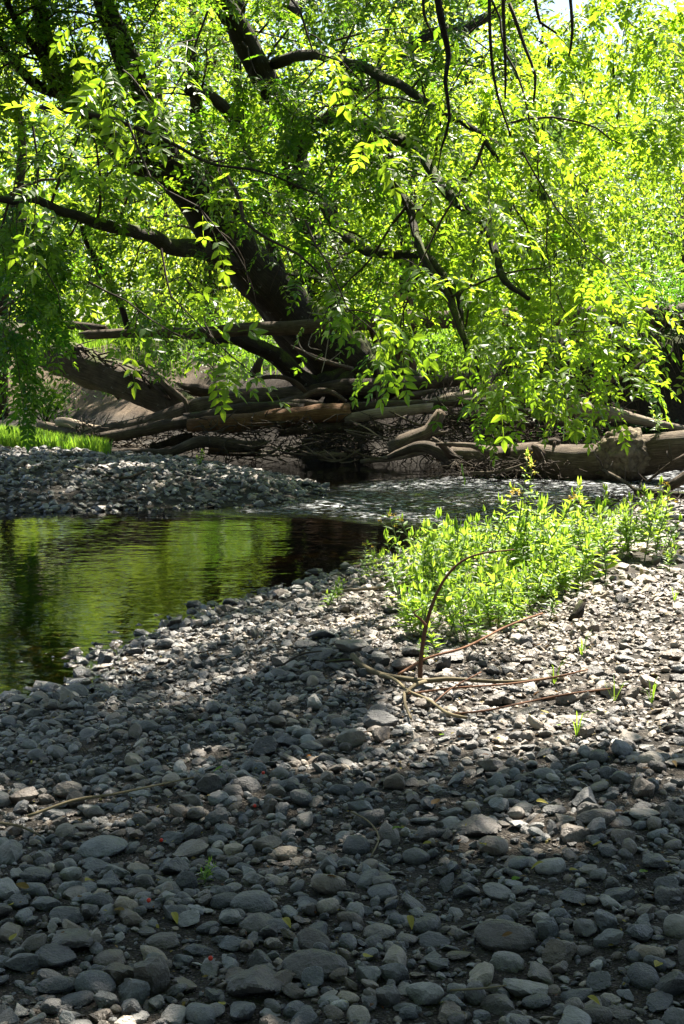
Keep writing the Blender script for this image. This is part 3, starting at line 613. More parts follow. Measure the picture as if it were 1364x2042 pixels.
for i, l in enumerate([((-3.4, 20.6, 7.2), (-5, 19, 9.2), (-7, 17.5, 10.4)), ((-3.4, 20.6, 7.2), (-3, 18.5, 9.6), (-2.6, 16, 11)), ((-2.5, 21, 7.6), (-1, 19.5, 10), (0.6, 17.5, 11.4), (1.5, 15.5, 11.6)), 
                       ((-2.5, 21, 7.6), (-2.6, 22, 11), (-2.8, 22.6, 14)), ((-3.4, 20.6, 7.2), (-6, 21.5, 10), (-8.5, 22, 11.5)),  ((-2.6, 21.5, 9), (-0.6, 20, 12.4), (1, 18.6, 14)), ((-3.2, 20.6, 8), (-5.4, 16.6, 8.8), (-6.5, 13.6, 8.8)), ((-1, 23, 7), (1, 26, 9), (2.5, 28.5, 10)), ((-1.5, 23, 7), (-2.5, 26.5, 9.5), (-3, 29, 10.5)), ((0, 24.5, 6), (3, 26.5, 8), (6, 27.5, 9)), ((-2.5, 22.5, 7.5), (-5, 25.5, 9.5), (-7, 27.5, 10))]):
    l = np.array(l, float); Geo().tube(l, np.linspace(.13, .03, len(l)), 9, .3, .1, 200 + i, nscale=4, wob=.15).build('limb', M['bark'], ash, TB)
    up_.limb(l, 16, (1.4, 2.8), lo=.15, tone=.5, density=.7, spacing=.28)
up_.finish(ash, LEAF_XL, M['leaf_top'], twig_sides=3)

# hanging bunches of ash keys
kr = np.random.default_rng(4)
def key_bunch(seed):
    r = np.random.default_rng(seed); g = Geo()
    for i in range(16):
        a = r.uniform(0, 6.28); L = r.uniform(0.04, 0.075); o = np.array([r.normal(0, .018), r.normal(0, .018), -r.uniform(0.02, 0.09)]); v, f = blade(L, 0.013, 3, 0.1, 0.05)
        v = v @ np.array([[0, 0, -1], [0, 1, 0], [1, 0, 0]]).astype(float); g.add(rotz(v + [r.uniform(-.01, .01), 0, 0], a) + o, f)
    g.tube([(0, 0, 0.03), (0, 0, -0.05)], [0.004, 0.003], 4); return g
KEYS = []
for i in range(5):
    g = key_bunch(i); KEYS.append(make_mesh('seed_bunch', np.concatenate(g.v), [np.concatenate(g.t), np.concatenate(g.q)], M['seed'], False))
pp = np.array(bo.pos); mx, my, f = project(pp); cand = np.where((mx > 850) & (mx < 1250) & (my > 20) & (my < 560) & (f < 19.5))[0]
for n, i in enumerate(kr.choice(cand, min(60, len(cand)), replace=False)):
    o = link('seed_bunch', KEYS[n % 5], ash, pp[i] - TB); o.scale = [kr.uniform(1.0, 1.7)] * 3; o.rotation_euler = (0, 0, kr.uniform(0, 6))

# ------------------------------------------------------------------ the second ash, rooted beside the beach: its boughs hang over the gravel and the pool
RB = np.array([7.6, 15.2, 0.0]); RB[2] = ground_z(RB[0], RB[1]) - 0.1
ash2 = empty('ash_tree', RB); tag(ash2, 'ash tree whose leafy boughs hang into the top of the picture nearest the viewer', 'tree')
b2 = Boughs(0.34, 0.4)
t0 = np.array([RB, RB + [-0.2, -0.1, 2.5], RB + [-0.7, -0.6, 5.0], RB + [-1.2, -1.0, 8.0], RB + [-1.4, -1.2, 12]])
Geo().tube(t0, [0.42, 0.34, 0.28, 0.2, 0.1], 14, 0.2, 0.12, 77, nscale=2.5).build('trunk', M['bark'], ash2, RB)
b3 = Boughs(0.52, 0.4)
def above(px_, py_, h):
    g = on_ground(px_, py_)[0]; return tuple(g + SDIR * (h / SDIR[2]))       # the place h metres up that shades this spot
OVER = [[(7.0, 14.8, 5.0)] + [above(*a) for a in ((1520, 1445, 6.0), (1150, 1528, 6.5), (760, 1610, 6.8), (300, 1690, 7), (-200, 1760, 7))],
        [(6.8, 14.6, 5.6)] + [above(*a) for a in ((1560, 1610, 6.6), (1200, 1720, 7), (800, 1790, 7.2), (350, 1860, 7.3), (-150, 1930, 7.3))],
        [(6.6, 14.5, 6.4)] + [above(*a) for a in ((1600, 1780, 7.4), (1150, 1890, 7.8), (700, 1985, 8), (200, 2080, 8))],
        [(6.5, 14.5, 7.4)] + [above(*a) for a in ((1500, 1920, 8.6), (1000, 2080, 8.8), (400, 2250, 9))],
        [(6.4, 14.4, 8.2)] + [above(*a) for a in ((1400, 1110, 8.6), (1000, 1140, 8.8), (650, 1290, 8.8), (300, 1440, 8.6), (-100, 1560, 8.4))],
        [(6.4, 14.4, 8.4)] + [above(*a) for a in ((1300, 1070, 9), (800, 1105, 9.2), (400, 1180, 9), (0, 1260, 8.8), (-400, 1330, 8.6))],
        [(6.3, 14.4, 9.4)] + [above(*a) for a in ((1200, 1030, 10.6), (700, 1055, 11), (200, 1100, 11), (-300, 1150, 10.8))],
        [above(*a) for a in ((650, 1290, 8.8), (430, 1440, 8.2), (200, 1600, 7.8), (-150, 1720, 7.5))]]
for i, l in enumerate(OVER):
    l = np.array(l, float); Geo().tube(l, np.linspace(0.09, 0.025, len(l)), 9, 0.25, 0.1, 90 + i, nscale=5, wob=0.15).build('limb', M['bark'], ash2, RB)
    b3.limb(l, 34, (1.1, 2.4), lo=0.10, tone=0.45, density=0.95, up=0.1, spacing=0.2)
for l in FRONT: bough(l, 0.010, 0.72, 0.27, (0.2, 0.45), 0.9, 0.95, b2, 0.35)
HANG = [[(862, -80, 12.5), (882, 50, 12.4), (893, 115, 12.4), (882, 170, 12.3), (893, 240, 12.3), (880, 300, 12.3)], [(975, -80, 13), (978, 60, 12.9), (982, 150, 12.9), (995, 215, 12.8), (1015, 270, 12.8)], [(1010, -60, 12), (1008, 90, 11.9), (1005, 200, 11.9)],
        [(1015, 0, 12.6), (1045, 90, 12.5), (1066, 150, 12.4), (1064, 205, 12.4)], [(85, 212, 12.5), (190, 230, 12.8), (270, 258, 13.2), (350, 287, 13.6), (425, 326, 14), (520, 341, 14.4), (625, 382, 14.8)],
        [(840, -60, 13), (845, 30, 12.9), (862, 70, 12.9)], [(1140, -40, 13), (1146, 60, 12.9), (1138, 110, 12.9)], [(1060, -40, 13), (1075, 50, 13), (1110, 70, 13)], [(450, 350, 12), (480, 400, 11.9), (490, 440, 11.8), (540, 480, 11.7), (600, 510, 11.6), (650, 555, 11.5)]]
for i, l in enumerate(HANG):
    p, _ = pxline([(*q, 1) for q in l]); r = np.linspace(px2m(8 if i == 0 else 6 if i == 4 else 4, 12.5), px2m(2.0, 12.5), len(p))
    Geo().tube(p, r, 7, 0.12, 0.12, 140 + i, nscale=20, wob=0.04).build('hanging_branch', M['bark'] if i in (0, 4) else M['twig'], ash2, RB)
    b2.along(p, 0.5, 0.3, (0.2, 0.5), 0.5, 0.7)
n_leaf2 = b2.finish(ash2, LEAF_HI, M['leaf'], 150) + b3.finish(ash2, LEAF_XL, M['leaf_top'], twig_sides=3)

# ------------------------------------------------------------------ trees and shrubs on the far bank
SINGLE = [blade(1.0, w, 2, 0.15, c) for w, c in ((0.45, 0.1), (0.5, 0.25), (0.4, 0.2), (0.55, 0.05))]
KITE = [(np.array([(0, 0, 0), (.45, w / 2, c), (1, 0, -c), (.45, -w / 2, c)], float), np.array([(0, 1, 3), (1, 2, 3)])) for w, c in ((.5, .05), (.6, .1), (.45, .02), (.55, .08))]
def far_tree(x, y, h, rad, low, n, tone, label, leaf=0.16, name='far_tree', m='leaf_bg', lean=0.0, tr=0.22):
    z = float(ground_z(x, y)); root = empty(name, (x, y, z - 0.1)); tag(root, label, 'tree', 'trees on the far bank' if y > 20 else 'unseen trees added around the viewer to block skylight'); B = np.array(root.location)
    r = np.random.default_rng(int(abs(x * 31 + y * 17))); top = B + [lean, 0, h]
    tp = np.array([B, B + [lean * .2 + r.normal(0, .2), r.normal(0, .2), h * .35], B + [lean * .6 + r.normal(0, .3), r.normal(0, .3), h * .7], top])
    Geo().tube(tp, [tr, tr * .75, tr * .45, tr * .1], 9, 0.5, 0.12, 5, nscale=3).build('trunk', M['bark'], root, B)
    g = Geo(); tips = []
    for i in range(26):
        f = r.uniform(low, 0.97); s = tp[0] + (top - tp[0]) * f; a = r.uniform(0, 6.28); L = rad * r.uniform(0.45, 1.0) * math.sin(math.pi * (0.18 + 0.8 * (f - low) / (1 - low))) ** 0.6
        e = s + [math.cos(a) * L, math.sin(a) * L, L * r.uniform(-0.15, 0.35)]; mid = (s + e) / 2 + [0, 0, 0.12 * L]
        g.tube(np.array([s, mid, e]), [tr * .28, tr * .16, 0.012], 5, 0.5, 0.05, i, caps=False); tips += [(mid + (e - mid) * t, 1 - 0.3 * t) for t in r.uniform(0, 1.05, 7)] + [(s + (mid - s) * t, .8) for t in r.uniform(.3, 1, 2)]
    lb = g.build('limbs', M['twig'], root, B); lb['kind'] = 'stuff'
    c = np.array([t[0] for t in tips]); k = r.integers(0, len(c), n); rr = rad * 0.20
    pos = c[k] + r.normal(0, 1, (n, 3)) * [rr, rr, rr * 0.7]; pos[:, 2] = np.maximum(pos[:, 2], z + 0.15)
    keep = r.random(n) > gap(pos) * 0.95; pos = pos[keep]; k = k[keep]
    out = pos - (tp[0] + tp[-1]) / 2; d = norm(norm(out) + r.normal(0, 0.7, pos.shape) + [0, 0, -0.5]); R = frames(d, np.array([0, 0, 1.0]) + r.normal(0, .5, pos.shape))
    tn = np.clip(tone + 0.12 * vnoise(c[k], 1.3, 3) + r.normal(0, .12, len(pos)), 0, 1)
    cr = scatter(KITE, pos, R, leaf * r.uniform(0.6, 1.3, len(pos)), tn, 'crown', M[m], root, B); cr['kind'] = 'stuff'
    return root
FT = [(-8.2, 34, 9.5, 3.4, .12, 9000, .6, 'broad yellow-green tree on the far bank behind the left end of the logs'), (-3.4, 37, 10.5, 3.6, .10, 9000, .7, 'bright tree on the far bank behind the leaning stems'),
      (1.6, 35, 10, 3.4, .10, 9000, .7, 'bright tree on the far bank behind the upright snag'), (5.6, 41, 9, 3.0, .25, 6500, .75, 'pale sunlit tree seen behind the right-hand hanging boughs'),
      (-12.5, 41, 11, 4.0, .1, 6500, .5, 'dark far tree at the left edge behind the earth bank'), (-6.0, 47, 14, 4.6, .15, 8000, .62, 'tall far tree showing through the gap left of the leaning stems'),
      (0.2, 50, 15, 5, .12, 8000, .65, 'tall far tree seen between the two main stems'), (10.0, 60, 12, 4.4, .2, 7000, .35, 'blue-green distant tree at the right edge above the meadow'),
      (15.5, 66, 15, 5, .2, 7000, .35, 'farthest blue-green tree beyond the right edge of the meadow'), (4.6, 68, 15, 5, .15, 7000, .5, 'distant tree right of centre behind the hanging leaves'), (-17, 60, 15, 5.5, .15, 7000, .5, 'distant tree beyond the left bank'),
      (11.0, 37, 12, 3.6, .3, 7000, .7, 'sunlit tree hanging in from the upper right edge'), (13.0, 47, 17, 5.6, .2, 9000, .7, 'tall sunlit tree behind the upper right corner'), (3.0, 56, 17, 5, .2, 7000, .6, 'tall tree right of the second stem far behind')]
for a in FT: far_tree(*a)

def shrub(x, y, h, rad, n, tone, label, m='shrub', leaf=0.09):
    z = float(ground_z(x, y)); root = empty('shrub', (x, y, z)); tag(root, label, 'shrub', 'shrubs on the far bank'); B = np.array(root.location)
    r = np.random.default_rng(int(abs(x * 131 + y * 71)) + 3); g = Geo(); c = []
    for i in range(9):
        a = r.uniform(0, 6.28); e = B + [math.cos(a) * rad * r.uniform(.3, 1), math.sin(a) * rad * r.uniform(.3, 1), h * r.uniform(.5, 1)]; mid = (B + e) / 2 + [0, 0, h * .15]
        g.tube(np.array([B, mid, e]), [0.02, 0.014, 0.005], 4, 0.3, caps=False); c += [mid + (e - mid) * t for t in (0, .3, .6, .9, 1.05)]
    g.build('stem', M['twig'], root, B); c = np.array(c); k = r.integers(0, len(c), n); pos = c[k] + r.normal(0, rad * .2, (n, 3)); pos[:, 2] = np.maximum(pos[:, 2], z + .02)
    d = norm(r.normal(0, .8, pos.shape) + [0, 0, -.2]); R = frames(d, np.array([0, 0, 1.]) + r.normal(0, .4, pos.shape))
    cr = scatter(SINGLE, pos, R, leaf * r.uniform(.6, 1.3, n), np.clip(tone + r.normal(0, .18, n), 0, 1), 'foliage', M[m], root, B); cr['kind'] = 'stuff'
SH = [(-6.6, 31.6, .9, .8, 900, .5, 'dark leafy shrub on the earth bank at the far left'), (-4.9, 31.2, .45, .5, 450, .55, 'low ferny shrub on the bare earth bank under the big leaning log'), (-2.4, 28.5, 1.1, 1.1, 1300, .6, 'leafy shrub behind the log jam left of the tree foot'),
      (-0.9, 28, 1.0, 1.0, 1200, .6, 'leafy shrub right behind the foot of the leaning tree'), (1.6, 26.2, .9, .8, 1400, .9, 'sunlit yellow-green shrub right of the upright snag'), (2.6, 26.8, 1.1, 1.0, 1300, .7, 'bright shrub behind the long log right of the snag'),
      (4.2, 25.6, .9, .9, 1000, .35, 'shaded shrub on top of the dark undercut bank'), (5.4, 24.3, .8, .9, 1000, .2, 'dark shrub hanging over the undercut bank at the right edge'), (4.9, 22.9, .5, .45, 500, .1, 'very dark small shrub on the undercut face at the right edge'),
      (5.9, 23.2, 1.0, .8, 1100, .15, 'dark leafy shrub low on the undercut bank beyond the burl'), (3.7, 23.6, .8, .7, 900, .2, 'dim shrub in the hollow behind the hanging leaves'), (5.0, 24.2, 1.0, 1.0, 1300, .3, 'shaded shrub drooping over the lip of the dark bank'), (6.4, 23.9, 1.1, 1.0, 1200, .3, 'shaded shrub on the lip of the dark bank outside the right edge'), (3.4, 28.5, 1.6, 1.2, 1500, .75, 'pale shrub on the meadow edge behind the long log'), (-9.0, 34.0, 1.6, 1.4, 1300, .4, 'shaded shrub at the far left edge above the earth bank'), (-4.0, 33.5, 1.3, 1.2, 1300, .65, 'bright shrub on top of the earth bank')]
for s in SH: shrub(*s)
for x_, y_, h_, lab in [(-4.6, -3.2, 12, 'unseen tree added close behind the viewer on the left to block skylight'), (4.4, -4.0, 12, 'unseen tree added close behind the viewer on the right to block skylight'), (0, -8, 14, 'unseen tree added straight behind the viewer to block skylight'), (-9.5, 1.5, 13, 'unseen tree added left of the near beach to block skylight'), (10.5, 4.5, 13, 'unseen tree added right of the near beach to block skylight'),
                         (-8, -10, 15, 'unseen tree added farther behind on the left to block skylight'), (8, -11, 15, 'unseen tree added farther behind on the right to block skylight'), (-13, 9, 14, 'unseen tree added left of the pool to block skylight')]:
    far_tree(x_, y_, h_, 5.6, .3, 6000, .4, lab, leaf=.55, name='added_shade_tree', m='leaf_top')  # unseen trees added to hold skylight off the foreground and the bank

# tall pale stalks of the sunlit meadow at the right edge
sr = np.random.default_rng(8)
for i in range(16):
    x = sr.uniform(5.2, 8.6); y = sr.uniform(27, 33); z = float(ground_z(x, y)); h = sr.uniform(1.5, 3.0); root = empty('tall_stalk', (x, y, z)); B = np.array(root.location)
    tag(root, 'tall thin leafy stalk standing in the sunlit meadow at the right edge', 'stalk', 'tall stalks in the far meadow')
    tp = B + np.array([(0, 0, 0), (sr.normal(0, .08), 0, h * .5), (sr.normal(0, .2), 0, h)]); Geo().tube(tp, [.012, .009, .003], 4, .3, caps=False).build('stem', M['stem'], root, B)
    n = 90; t = sr.uniform(.1, 1, n); pos = tp[0] + (tp[2] - tp[0]) * t[:, None] + sr.normal(0, .06, (n, 3)); R = frames(norm(sr.normal(0, 1, (n, 3)) + [0, 0, .6]), np.array([0, 0, 1.]) + sr.normal(0, .4, (n, 3)))
    cr = scatter(SINGLE, pos, R, sr.uniform(.1, .2, n), sr.uniform(.5, 1, n), 'foliage', M['grass'], root, B); cr['kind'] = 'stuff'

# grass: the tuft strip on the far gravel bar and the meadow on the terrace
def grass_blades(name, pos, h, tone, label, m='grass', w=0.008):
    n = len(pos); a = RNG.uniform(0, 6.28, n); ln = RNG.uniform(.1, .5, n); d = np.stack([np.cos(a), np.sin(a), np.zeros(n)], -1); s = np.stack([-np.sin(a), np.cos(a), np.zeros(n)], -1)
    up = np.array([0, 0, 1.]); h = h[:, None]; ln = ln[:, None]
    v = np.stack([pos - s * w, pos + s * w, pos + up * h * .55 + d * h * ln * .35 - s * w * .7, pos + up * h * .55 + d * h * ln * .35 + s * w * .7, pos + up * h * .95 + d * h * ln], 1)
    f = np.array([[0, 1, 3], [0, 3, 2], [2, 3, 4]]); F = (f[None] + (np.arange(n) * 5)[:, None, None]).reshape(-1, 3)
    return tag(link(name, make_mesh(name, v.reshape(-1, 3), [F], M[m], False, attrs={'tone': np.repeat(tone, 5)})), label, 'grass', kind='stuff')
GP = flat(np.array([-160., 0, 120, 222, 205, 110, 0, -160]), np.array([905., 899, 902, 912, 890, 870, 862, 862]), .2)
lo, hi = GP.min(0), GP.max(0); q = RNG.uniform(lo, hi, (40000, 2)); q = q[inside(GP, q[:, 0], q[:, 1]) & (vnoise(q, 1.6, 5) > -0.6)][:17000]
grass_blades('grass', np.column_stack([q, ground_z(q[:, 0], q[:, 1]) - .01]), RNG.uniform(.12, .30, len(q)), np.clip(RNG.normal(.55, .2, len(q)), 0, 1), 'strip of short bright green grass on the far gravel bar')
q = np.column_stack([RNG.uniform(-12, 13, 60000), RNG.uniform(25.5, 50, 60000)]); zz = ground_z(q[:, 0], q[:, 1]); k = (zz > 1.15) & ((q[:, 0] > 1.0) | (vnoise(q, .5, 7) > 0.0)); q, zz = q[k][:15000], zz[k][:15000]
grass_blades('meadow_grass', np.column_stack([q, zz - .02]), RNG.uniform(.25, .75, len(q)), np.clip(RNG.normal(.6, .2, len(q)), 0, 1), 'long sunlit meadow grass on top of the far bank', w=0.012)

# a far wood that closes the view behind the meadow
n = 60000; r = np.random.default_rng(31)
wx = r.uniform(-34, 36, n); wy = r.uniform(72, 92, n); hh = 10 + 4 * vnoise(np.stack([wx, wy], -1), .12, 3) + 3 * vnoise(np.stack([wx, wy], -1), .4, 4)
pos = np.column_stack([wx, wy, ground_z(wx, wy) + np.abs(hh) * 1.25 * r.uniform(0, 1, n)]); pos += r.normal(0, .3, pos.shape)
R = frames(norm(r.normal(0, 1, (n, 3)) + [0, -.3, -.4]), np.array([0, 0, 1.]) + r.normal(0, .6, (n, 3)))
wd = scatter(KITE, pos, R, r.uniform(.35, .8, n), np.clip(.45 + .25 * vnoise(pos, .35, 8) + r.normal(0, .1, n), 0, 1), 'far_wood', M['leaf_bg'])
tag(wd, 'distant wood closing the view behind the meadow', 'wood', kind='stuff')

# ------------------------------------------------------------------ logs and driftwood
def log(name, pl, m, label, cat='log', group=None, sides=14, rough=0.14, jag=0.6, parts=(), step=0.12, nscale=None, wob=0.03):
    """pl: photo x, y, distance, radius px; parts: (name, polyline, material)"""
    p, r = pxline(pl); c = p[len(p) // 2].copy(); root = empty(name, c); tag(root, label, cat, group); sd = int(abs(pl[0][0] * 7 + pl[0][1] * 3)) % 97
    Geo().tube(p, r, sides, step, rough, sd, jag, nscale or 3.0, wob=wob).build('trunk' if r.max() > .07 else 'stick', M[m], root, c)
    for nm, q, mm in parts:
        pq, rq = pxline(q); Geo().tube(pq, rq, 7, 0.08, 0.14, sd + 5, 0.5, 8.0).build(nm, M[mm], root, c)
    return root, c
G = 'driftwood logs of the jam'
log('fallen_log', [(160, 668, 22.4, 4), (180, 667, 22.4, 9), (300, 662, 22.4, 11), (450, 659, 22.4, 13), (600, 650, 22.5, 14), (700, 643, 22.6, 16), (800, 637, 22.8, 17), (960, 632, 23.0, 18), (1170, 632, 23.3, 20), (1290, 630, 23.5, 22), (1420, 624, 23.6, 23)], 'log', 'long straight fallen trunk lying level across the whole view in front of the tree', group=G, sides=16, rough=.08, wob=.05)
log('fallen_log', [(1020, 622, 24.6, 9), (1180, 622, 24.8, 10), (1430, 610, 25, 12)], 'log', 'thinner fallen trunk resting behind the long level trunk at the right edge', group=G, rough=.1)
log('driftwood_log', [(40, 640, 24.0, 7), (90, 645, 23.6, 9), (150, 652, 23.2, 10), (205, 657, 22.9, 8)], 'log_dark', 'dark short log end overlapping the left tip of the long level trunk', group=G)
rt, c = log('uprooted_log', [(-60, 650, 25.5, 26), (20, 668, 25.0, 30), (90, 700, 24.6, 33), (160, 728, 24.3, 37), (230, 755, 24.0, 38), (300, 785, 23.8, 36), (370, 812, 23.6, 30), (430, 832, 23.5, 22), (500, 846, 23.4, 14)], 'log_dark', 'thick dark leaning log with shredded bark on its back at left', group=G, sides=18, rough=.16, wob=.06)
br = np.random.default_rng(3)
for i in range(46):                                        # torn bark strips and roots caught on its back
    x = br.uniform(125, 330); yy = np.interp(x, [120, 160, 230, 300, 340], [695, 690, 722, 758, 775]) + br.uniform(-6, 14); d = np.interp(x, [120, 330], [24.1, 23.4]); L = br.uniform(20, 75); a = br.normal(0.42, 0.35)
    q = [(x, yy, d, br.uniform(1.2, 3.2)), (x + L * .5 * math.cos(a), yy + L * .5 * math.sin(a) + br.uniform(-6, 2), d - .1, br.uniform(1, 2.6)), (x + L * math.cos(a), yy + L * math.sin(a), d + br.uniform(-.15, .1), .7)]
    pq, rq = pxline(q); Geo().tube(pq, rq, 5, 0.1, 0.15, i, 0.4, 12).build('bark_strip', M['log_dark' if i % 3 else 'log'], rt, c)
log('driftwood_branch', [(262, 722, 23.5, 4), (285, 725, 23.4, 5), (315, 752, 23.3, 5.5), (345, 780, 23.2, 5.5), (368, 800, 23.2, 5), (376, 830, 23.2, 4), (386, 862, 23.2, 3)], 'log', 'curved grey branch draped over the thick leaning log', 'branch', sides=8)
log('driftwood_log', [(318, 762, 24.2, 10), (360, 772, 24.2, 12), (430, 784, 24.2, 13), (470, 792, 24.2, 12)], 'log', 'pale straight log behind the right end of the thick leaning log', group=G)
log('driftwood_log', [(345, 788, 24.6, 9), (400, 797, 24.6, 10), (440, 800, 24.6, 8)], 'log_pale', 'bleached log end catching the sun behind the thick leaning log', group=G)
log('driftwood_log', [(130, 878, 23.4, 7), (180, 868, 23.4, 12), (250, 852, 23.3, 16), (330, 832, 23.3, 18), (400, 812, 23.4, 19), (480, 797, 23.6, 19), (560, 788, 23.8, 17), (620, 782, 24, 16)], 'log', 'long curved log rising from the grass to the tree foot', group=G, wob=.05)
log('driftwood_log', [(140, 880, 23.0, 6), (210, 872, 23.0, 11), (290, 858, 23.0, 13), (370, 842, 23.0, 14), (430, 838, 23.1, 13)], 'log', 'grey log lying just under the long curved log by the grass', group=G, parts=[('branch_stub', [(184, 872, 22.9, 4), (182, 862, 22.85, 2.5), (184, 857, 22.8, 1)], 'log')])
log('driftwood_log', [(78, 844, 25.6, 7), (105, 852, 25.4, 9), (150, 864, 25.0, 9), (190, 872, 24.8, 8)], 'log', 'grey log end pointing left behind the grass strip', group=G)
log('driftwood_log', [(117, 842, 25.2, 8), (135, 843, 25.1, 10), (180, 853, 24.8, 9), (240, 862, 24.6, 8)], 'log_pale', 'pale cut log lying beside the grey log end behind the grass', group=G)
log('driftwood_log', [(215, 902, 22.4, 6), (270, 903, 22.3, 9), (325, 906, 22.2, 10), (365, 896, 22.2, 11), (400, 882, 22.2, 12), (440, 882, 22.2, 12), (490, 888, 22.2, 12), (525, 884, 22.3, 9)], 'log', 'bent grey log lying in the shallow water beside the gravel bar', group=G, wob=.04)
log('driftwood_log', [(370, 835, 23.0, 10), (430, 828, 22.9, 14), (500, 815, 22.9, 14), (560, 812, 22.9, 13), (600, 812, 22.9, 9)], 'log_dark', 'dark log in the upper middle of the jam', group=G)
log('driftwood_log', [(380, 850, 22.7, 12), (460, 844, 22.6, 16), (540, 834, 22.5, 17), (620, 827, 22.5, 18), (690, 823, 22.5, 18), (697, 822, 22.5, 14)], 'log_rot', 'reddish rotten log with a broken end in the middle of the jam', group=G, rough=.2)
log('driftwood_log', [(500, 812, 23.1, 7), (560, 808, 23.0, 9), (620, 806, 23.0, 9), (660, 812, 22.9, 6)], 'log', 'slender log lying on top of the reddish rotten log', group=G)
log('driftwood_log', [(620, 782, 23.9, 14), (680, 774, 23.7, 16), (760, 770, 23.6, 16), (832, 766, 23.6, 15), (900, 760, 23.6, 13), (958, 752, 23.7, 9)], 'log', 'level log along the foot of the tree and the snag', group=G)
log('driftwood_log', [(560, 800, 23.4, 6), (600, 790, 23.3, 7), (635, 778, 23.2, 6), (665, 784, 23.1, 5), (690, 800, 23.1, 4)], 'log', 'arched branch sticking up from the middle of the jam', 'branch', G)
log('driftwood_log', [(655, 816, 22.6, 8), (740, 812, 22.5, 9), (850, 806, 22.5, 9), (950, 800, 22.5, 8), (1010, 800, 22.6, 6)], 'log_dark', 'thin dark straight log below the pale forked log', group=G)
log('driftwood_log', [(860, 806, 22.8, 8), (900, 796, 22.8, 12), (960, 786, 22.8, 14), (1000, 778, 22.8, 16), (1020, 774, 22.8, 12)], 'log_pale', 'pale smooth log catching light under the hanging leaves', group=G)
log('driftwood_log', [(692, 832, 22.4, 9), (740, 826, 22.3, 11), (800, 820, 22.3, 10), (860, 812, 22.3, 8)], 'log_pale', 'pale log with a yellowish side right of the rotten broken end', group=G)
log('driftwood_log', [(775, 800, 23.4, 5), (800, 790, 23.3, 7), (835, 784, 23.3, 7), (865, 778, 23.3, 4)], 'log', 'short slanting stick in front of the snag foot', 'branch', G)
log('driftwood_log', [(1000, 800, 22.6, 7), (1045, 803, 22.4, 12), (1085, 808, 22.3, 13), (1105, 820, 22.2, 7)], 'log', 'tapering log end under the lowest leaves', group=G)
log('driftwood_log', [(1030, 816, 22.2, 6), (1070, 826, 22.1, 9), (1120, 840, 22.0, 9), (1150, 848, 22, 6)], 'log', 'lower of the two slanting logs below the hanging leaves', group=G)
log('driftwood_log', [(1110, 815, 22.5, 12), (1170, 820, 22.3, 16), (1230, 828, 22.2, 14), (1300, 844, 22.0, 9), (1400, 862, 21.9, 5)], 'log_pale', 'long weathered plank-like log in front of the dark bank at right', group=G, rough=.12)
log('driftwood_log', [(780, 894, 21.2, 15), (800, 884, 21.2, 18), (835, 872, 21.2, 17), (860, 860, 21.2, 15), (872, 842, 21.2, 13), (880, 826, 21.2, 10)], 'log', 'short crooked grey log leaning up out of the brush', group=G, rough=.2, parts=[('branch_stub', [(862, 868, 21.1, 4), (880, 863, 21.0, 3), (893, 860, 21, 1.5)], 'log')])
log('driftwood_log', [(720, 920, 21.9, 4), (770, 914, 21.8, 7), (810, 908, 21.8, 6), (850, 900, 21.8, 4)], 'log_pale', 'thin pale log at the waterline left of the big trunk', group=G)
log('driftwood_log', [(600, 905, 22.4, 4), (640, 904, 22.3, 6), (690, 908, 22.3, 5)], 'log_pale', 'small bleached log at the waterline below the rotten log', group=G)
log('driftwood_log', [(420, 898, 22.6, 9), (470, 903, 22.6, 9), (520, 905, 22.6, 7)], 'log_rot', 'half-sunk brown log behind the bent grey log', group=G)
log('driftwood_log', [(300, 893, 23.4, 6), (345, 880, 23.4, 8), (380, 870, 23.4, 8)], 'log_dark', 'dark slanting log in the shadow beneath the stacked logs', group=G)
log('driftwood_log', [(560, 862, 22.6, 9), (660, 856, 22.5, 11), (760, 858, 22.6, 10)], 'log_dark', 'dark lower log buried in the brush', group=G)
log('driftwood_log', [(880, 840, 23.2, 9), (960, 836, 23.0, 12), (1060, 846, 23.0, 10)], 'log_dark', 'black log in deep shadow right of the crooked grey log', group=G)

# the great trunk with the burl
rt, c = log('burl_log', [(885, 930, 20.4, 10), (905, 916, 20.3, 22), (950, 914, 20.2, 26), (1000, 916, 20.0, 30), (1062, 913, 19.9, 37), (1110, 918, 19.8, 37), (1180, 922, 19.7, 39), (1250, 914, 19.5, 43), (1310, 904, 19.3, 41), (1364, 898, 19.1, 39), (1440, 890, 18.9, 36), (1560, 880, 18.6, 34)], 'log', 'great weathered fallen trunk with a round knobbly burl, lying in the creek at right', group=G, sides=24, rough=.10, wob=.05,
            parts=[('branch', [(915, 920, 20.2, 20), (885, 905, 20.3, 15), (855, 892, 20.4, 13), (830, 892, 20.5, 10), (800, 902, 20.6, 8), (775, 912, 20.7, 5)], 'log'), ('branch', [(900, 908, 20.1, 8), (885, 892, 20.0, 7), (872, 880, 19.9, 5), (863, 873, 19.9, 3)], 'log'),
                   ('branch', [(985, 905, 19.8, 8), (960, 895, 19.7, 7), (940, 888, 19.7, 6), (900, 886, 19.7, 5), (870, 886, 19.7, 3)], 'log'), ('branch_stub', [(1070, 900, 19.8, 13), (1085, 886, 19.8, 9), (1105, 880, 19.8, 8), (1115, 882, 19.8, 6)], 'log'),
                   ('branch_stub', [(1075, 905, 19.5, 12), (1068, 892, 19.4, 8), (1062, 888, 19.4, 5)], 'log'), ('branch_stub', [(1104, 892, 19.7, 4), (1106, 880, 19.7, 2.5)], 'log'), ('branch_stub', [(1181, 892, 19.6, 4), (1182, 886, 19.6, 3)], 'log'), ('branch_stub', [(1010, 905, 19.8, 8), (1014, 893, 19.7, 5)], 'log')])
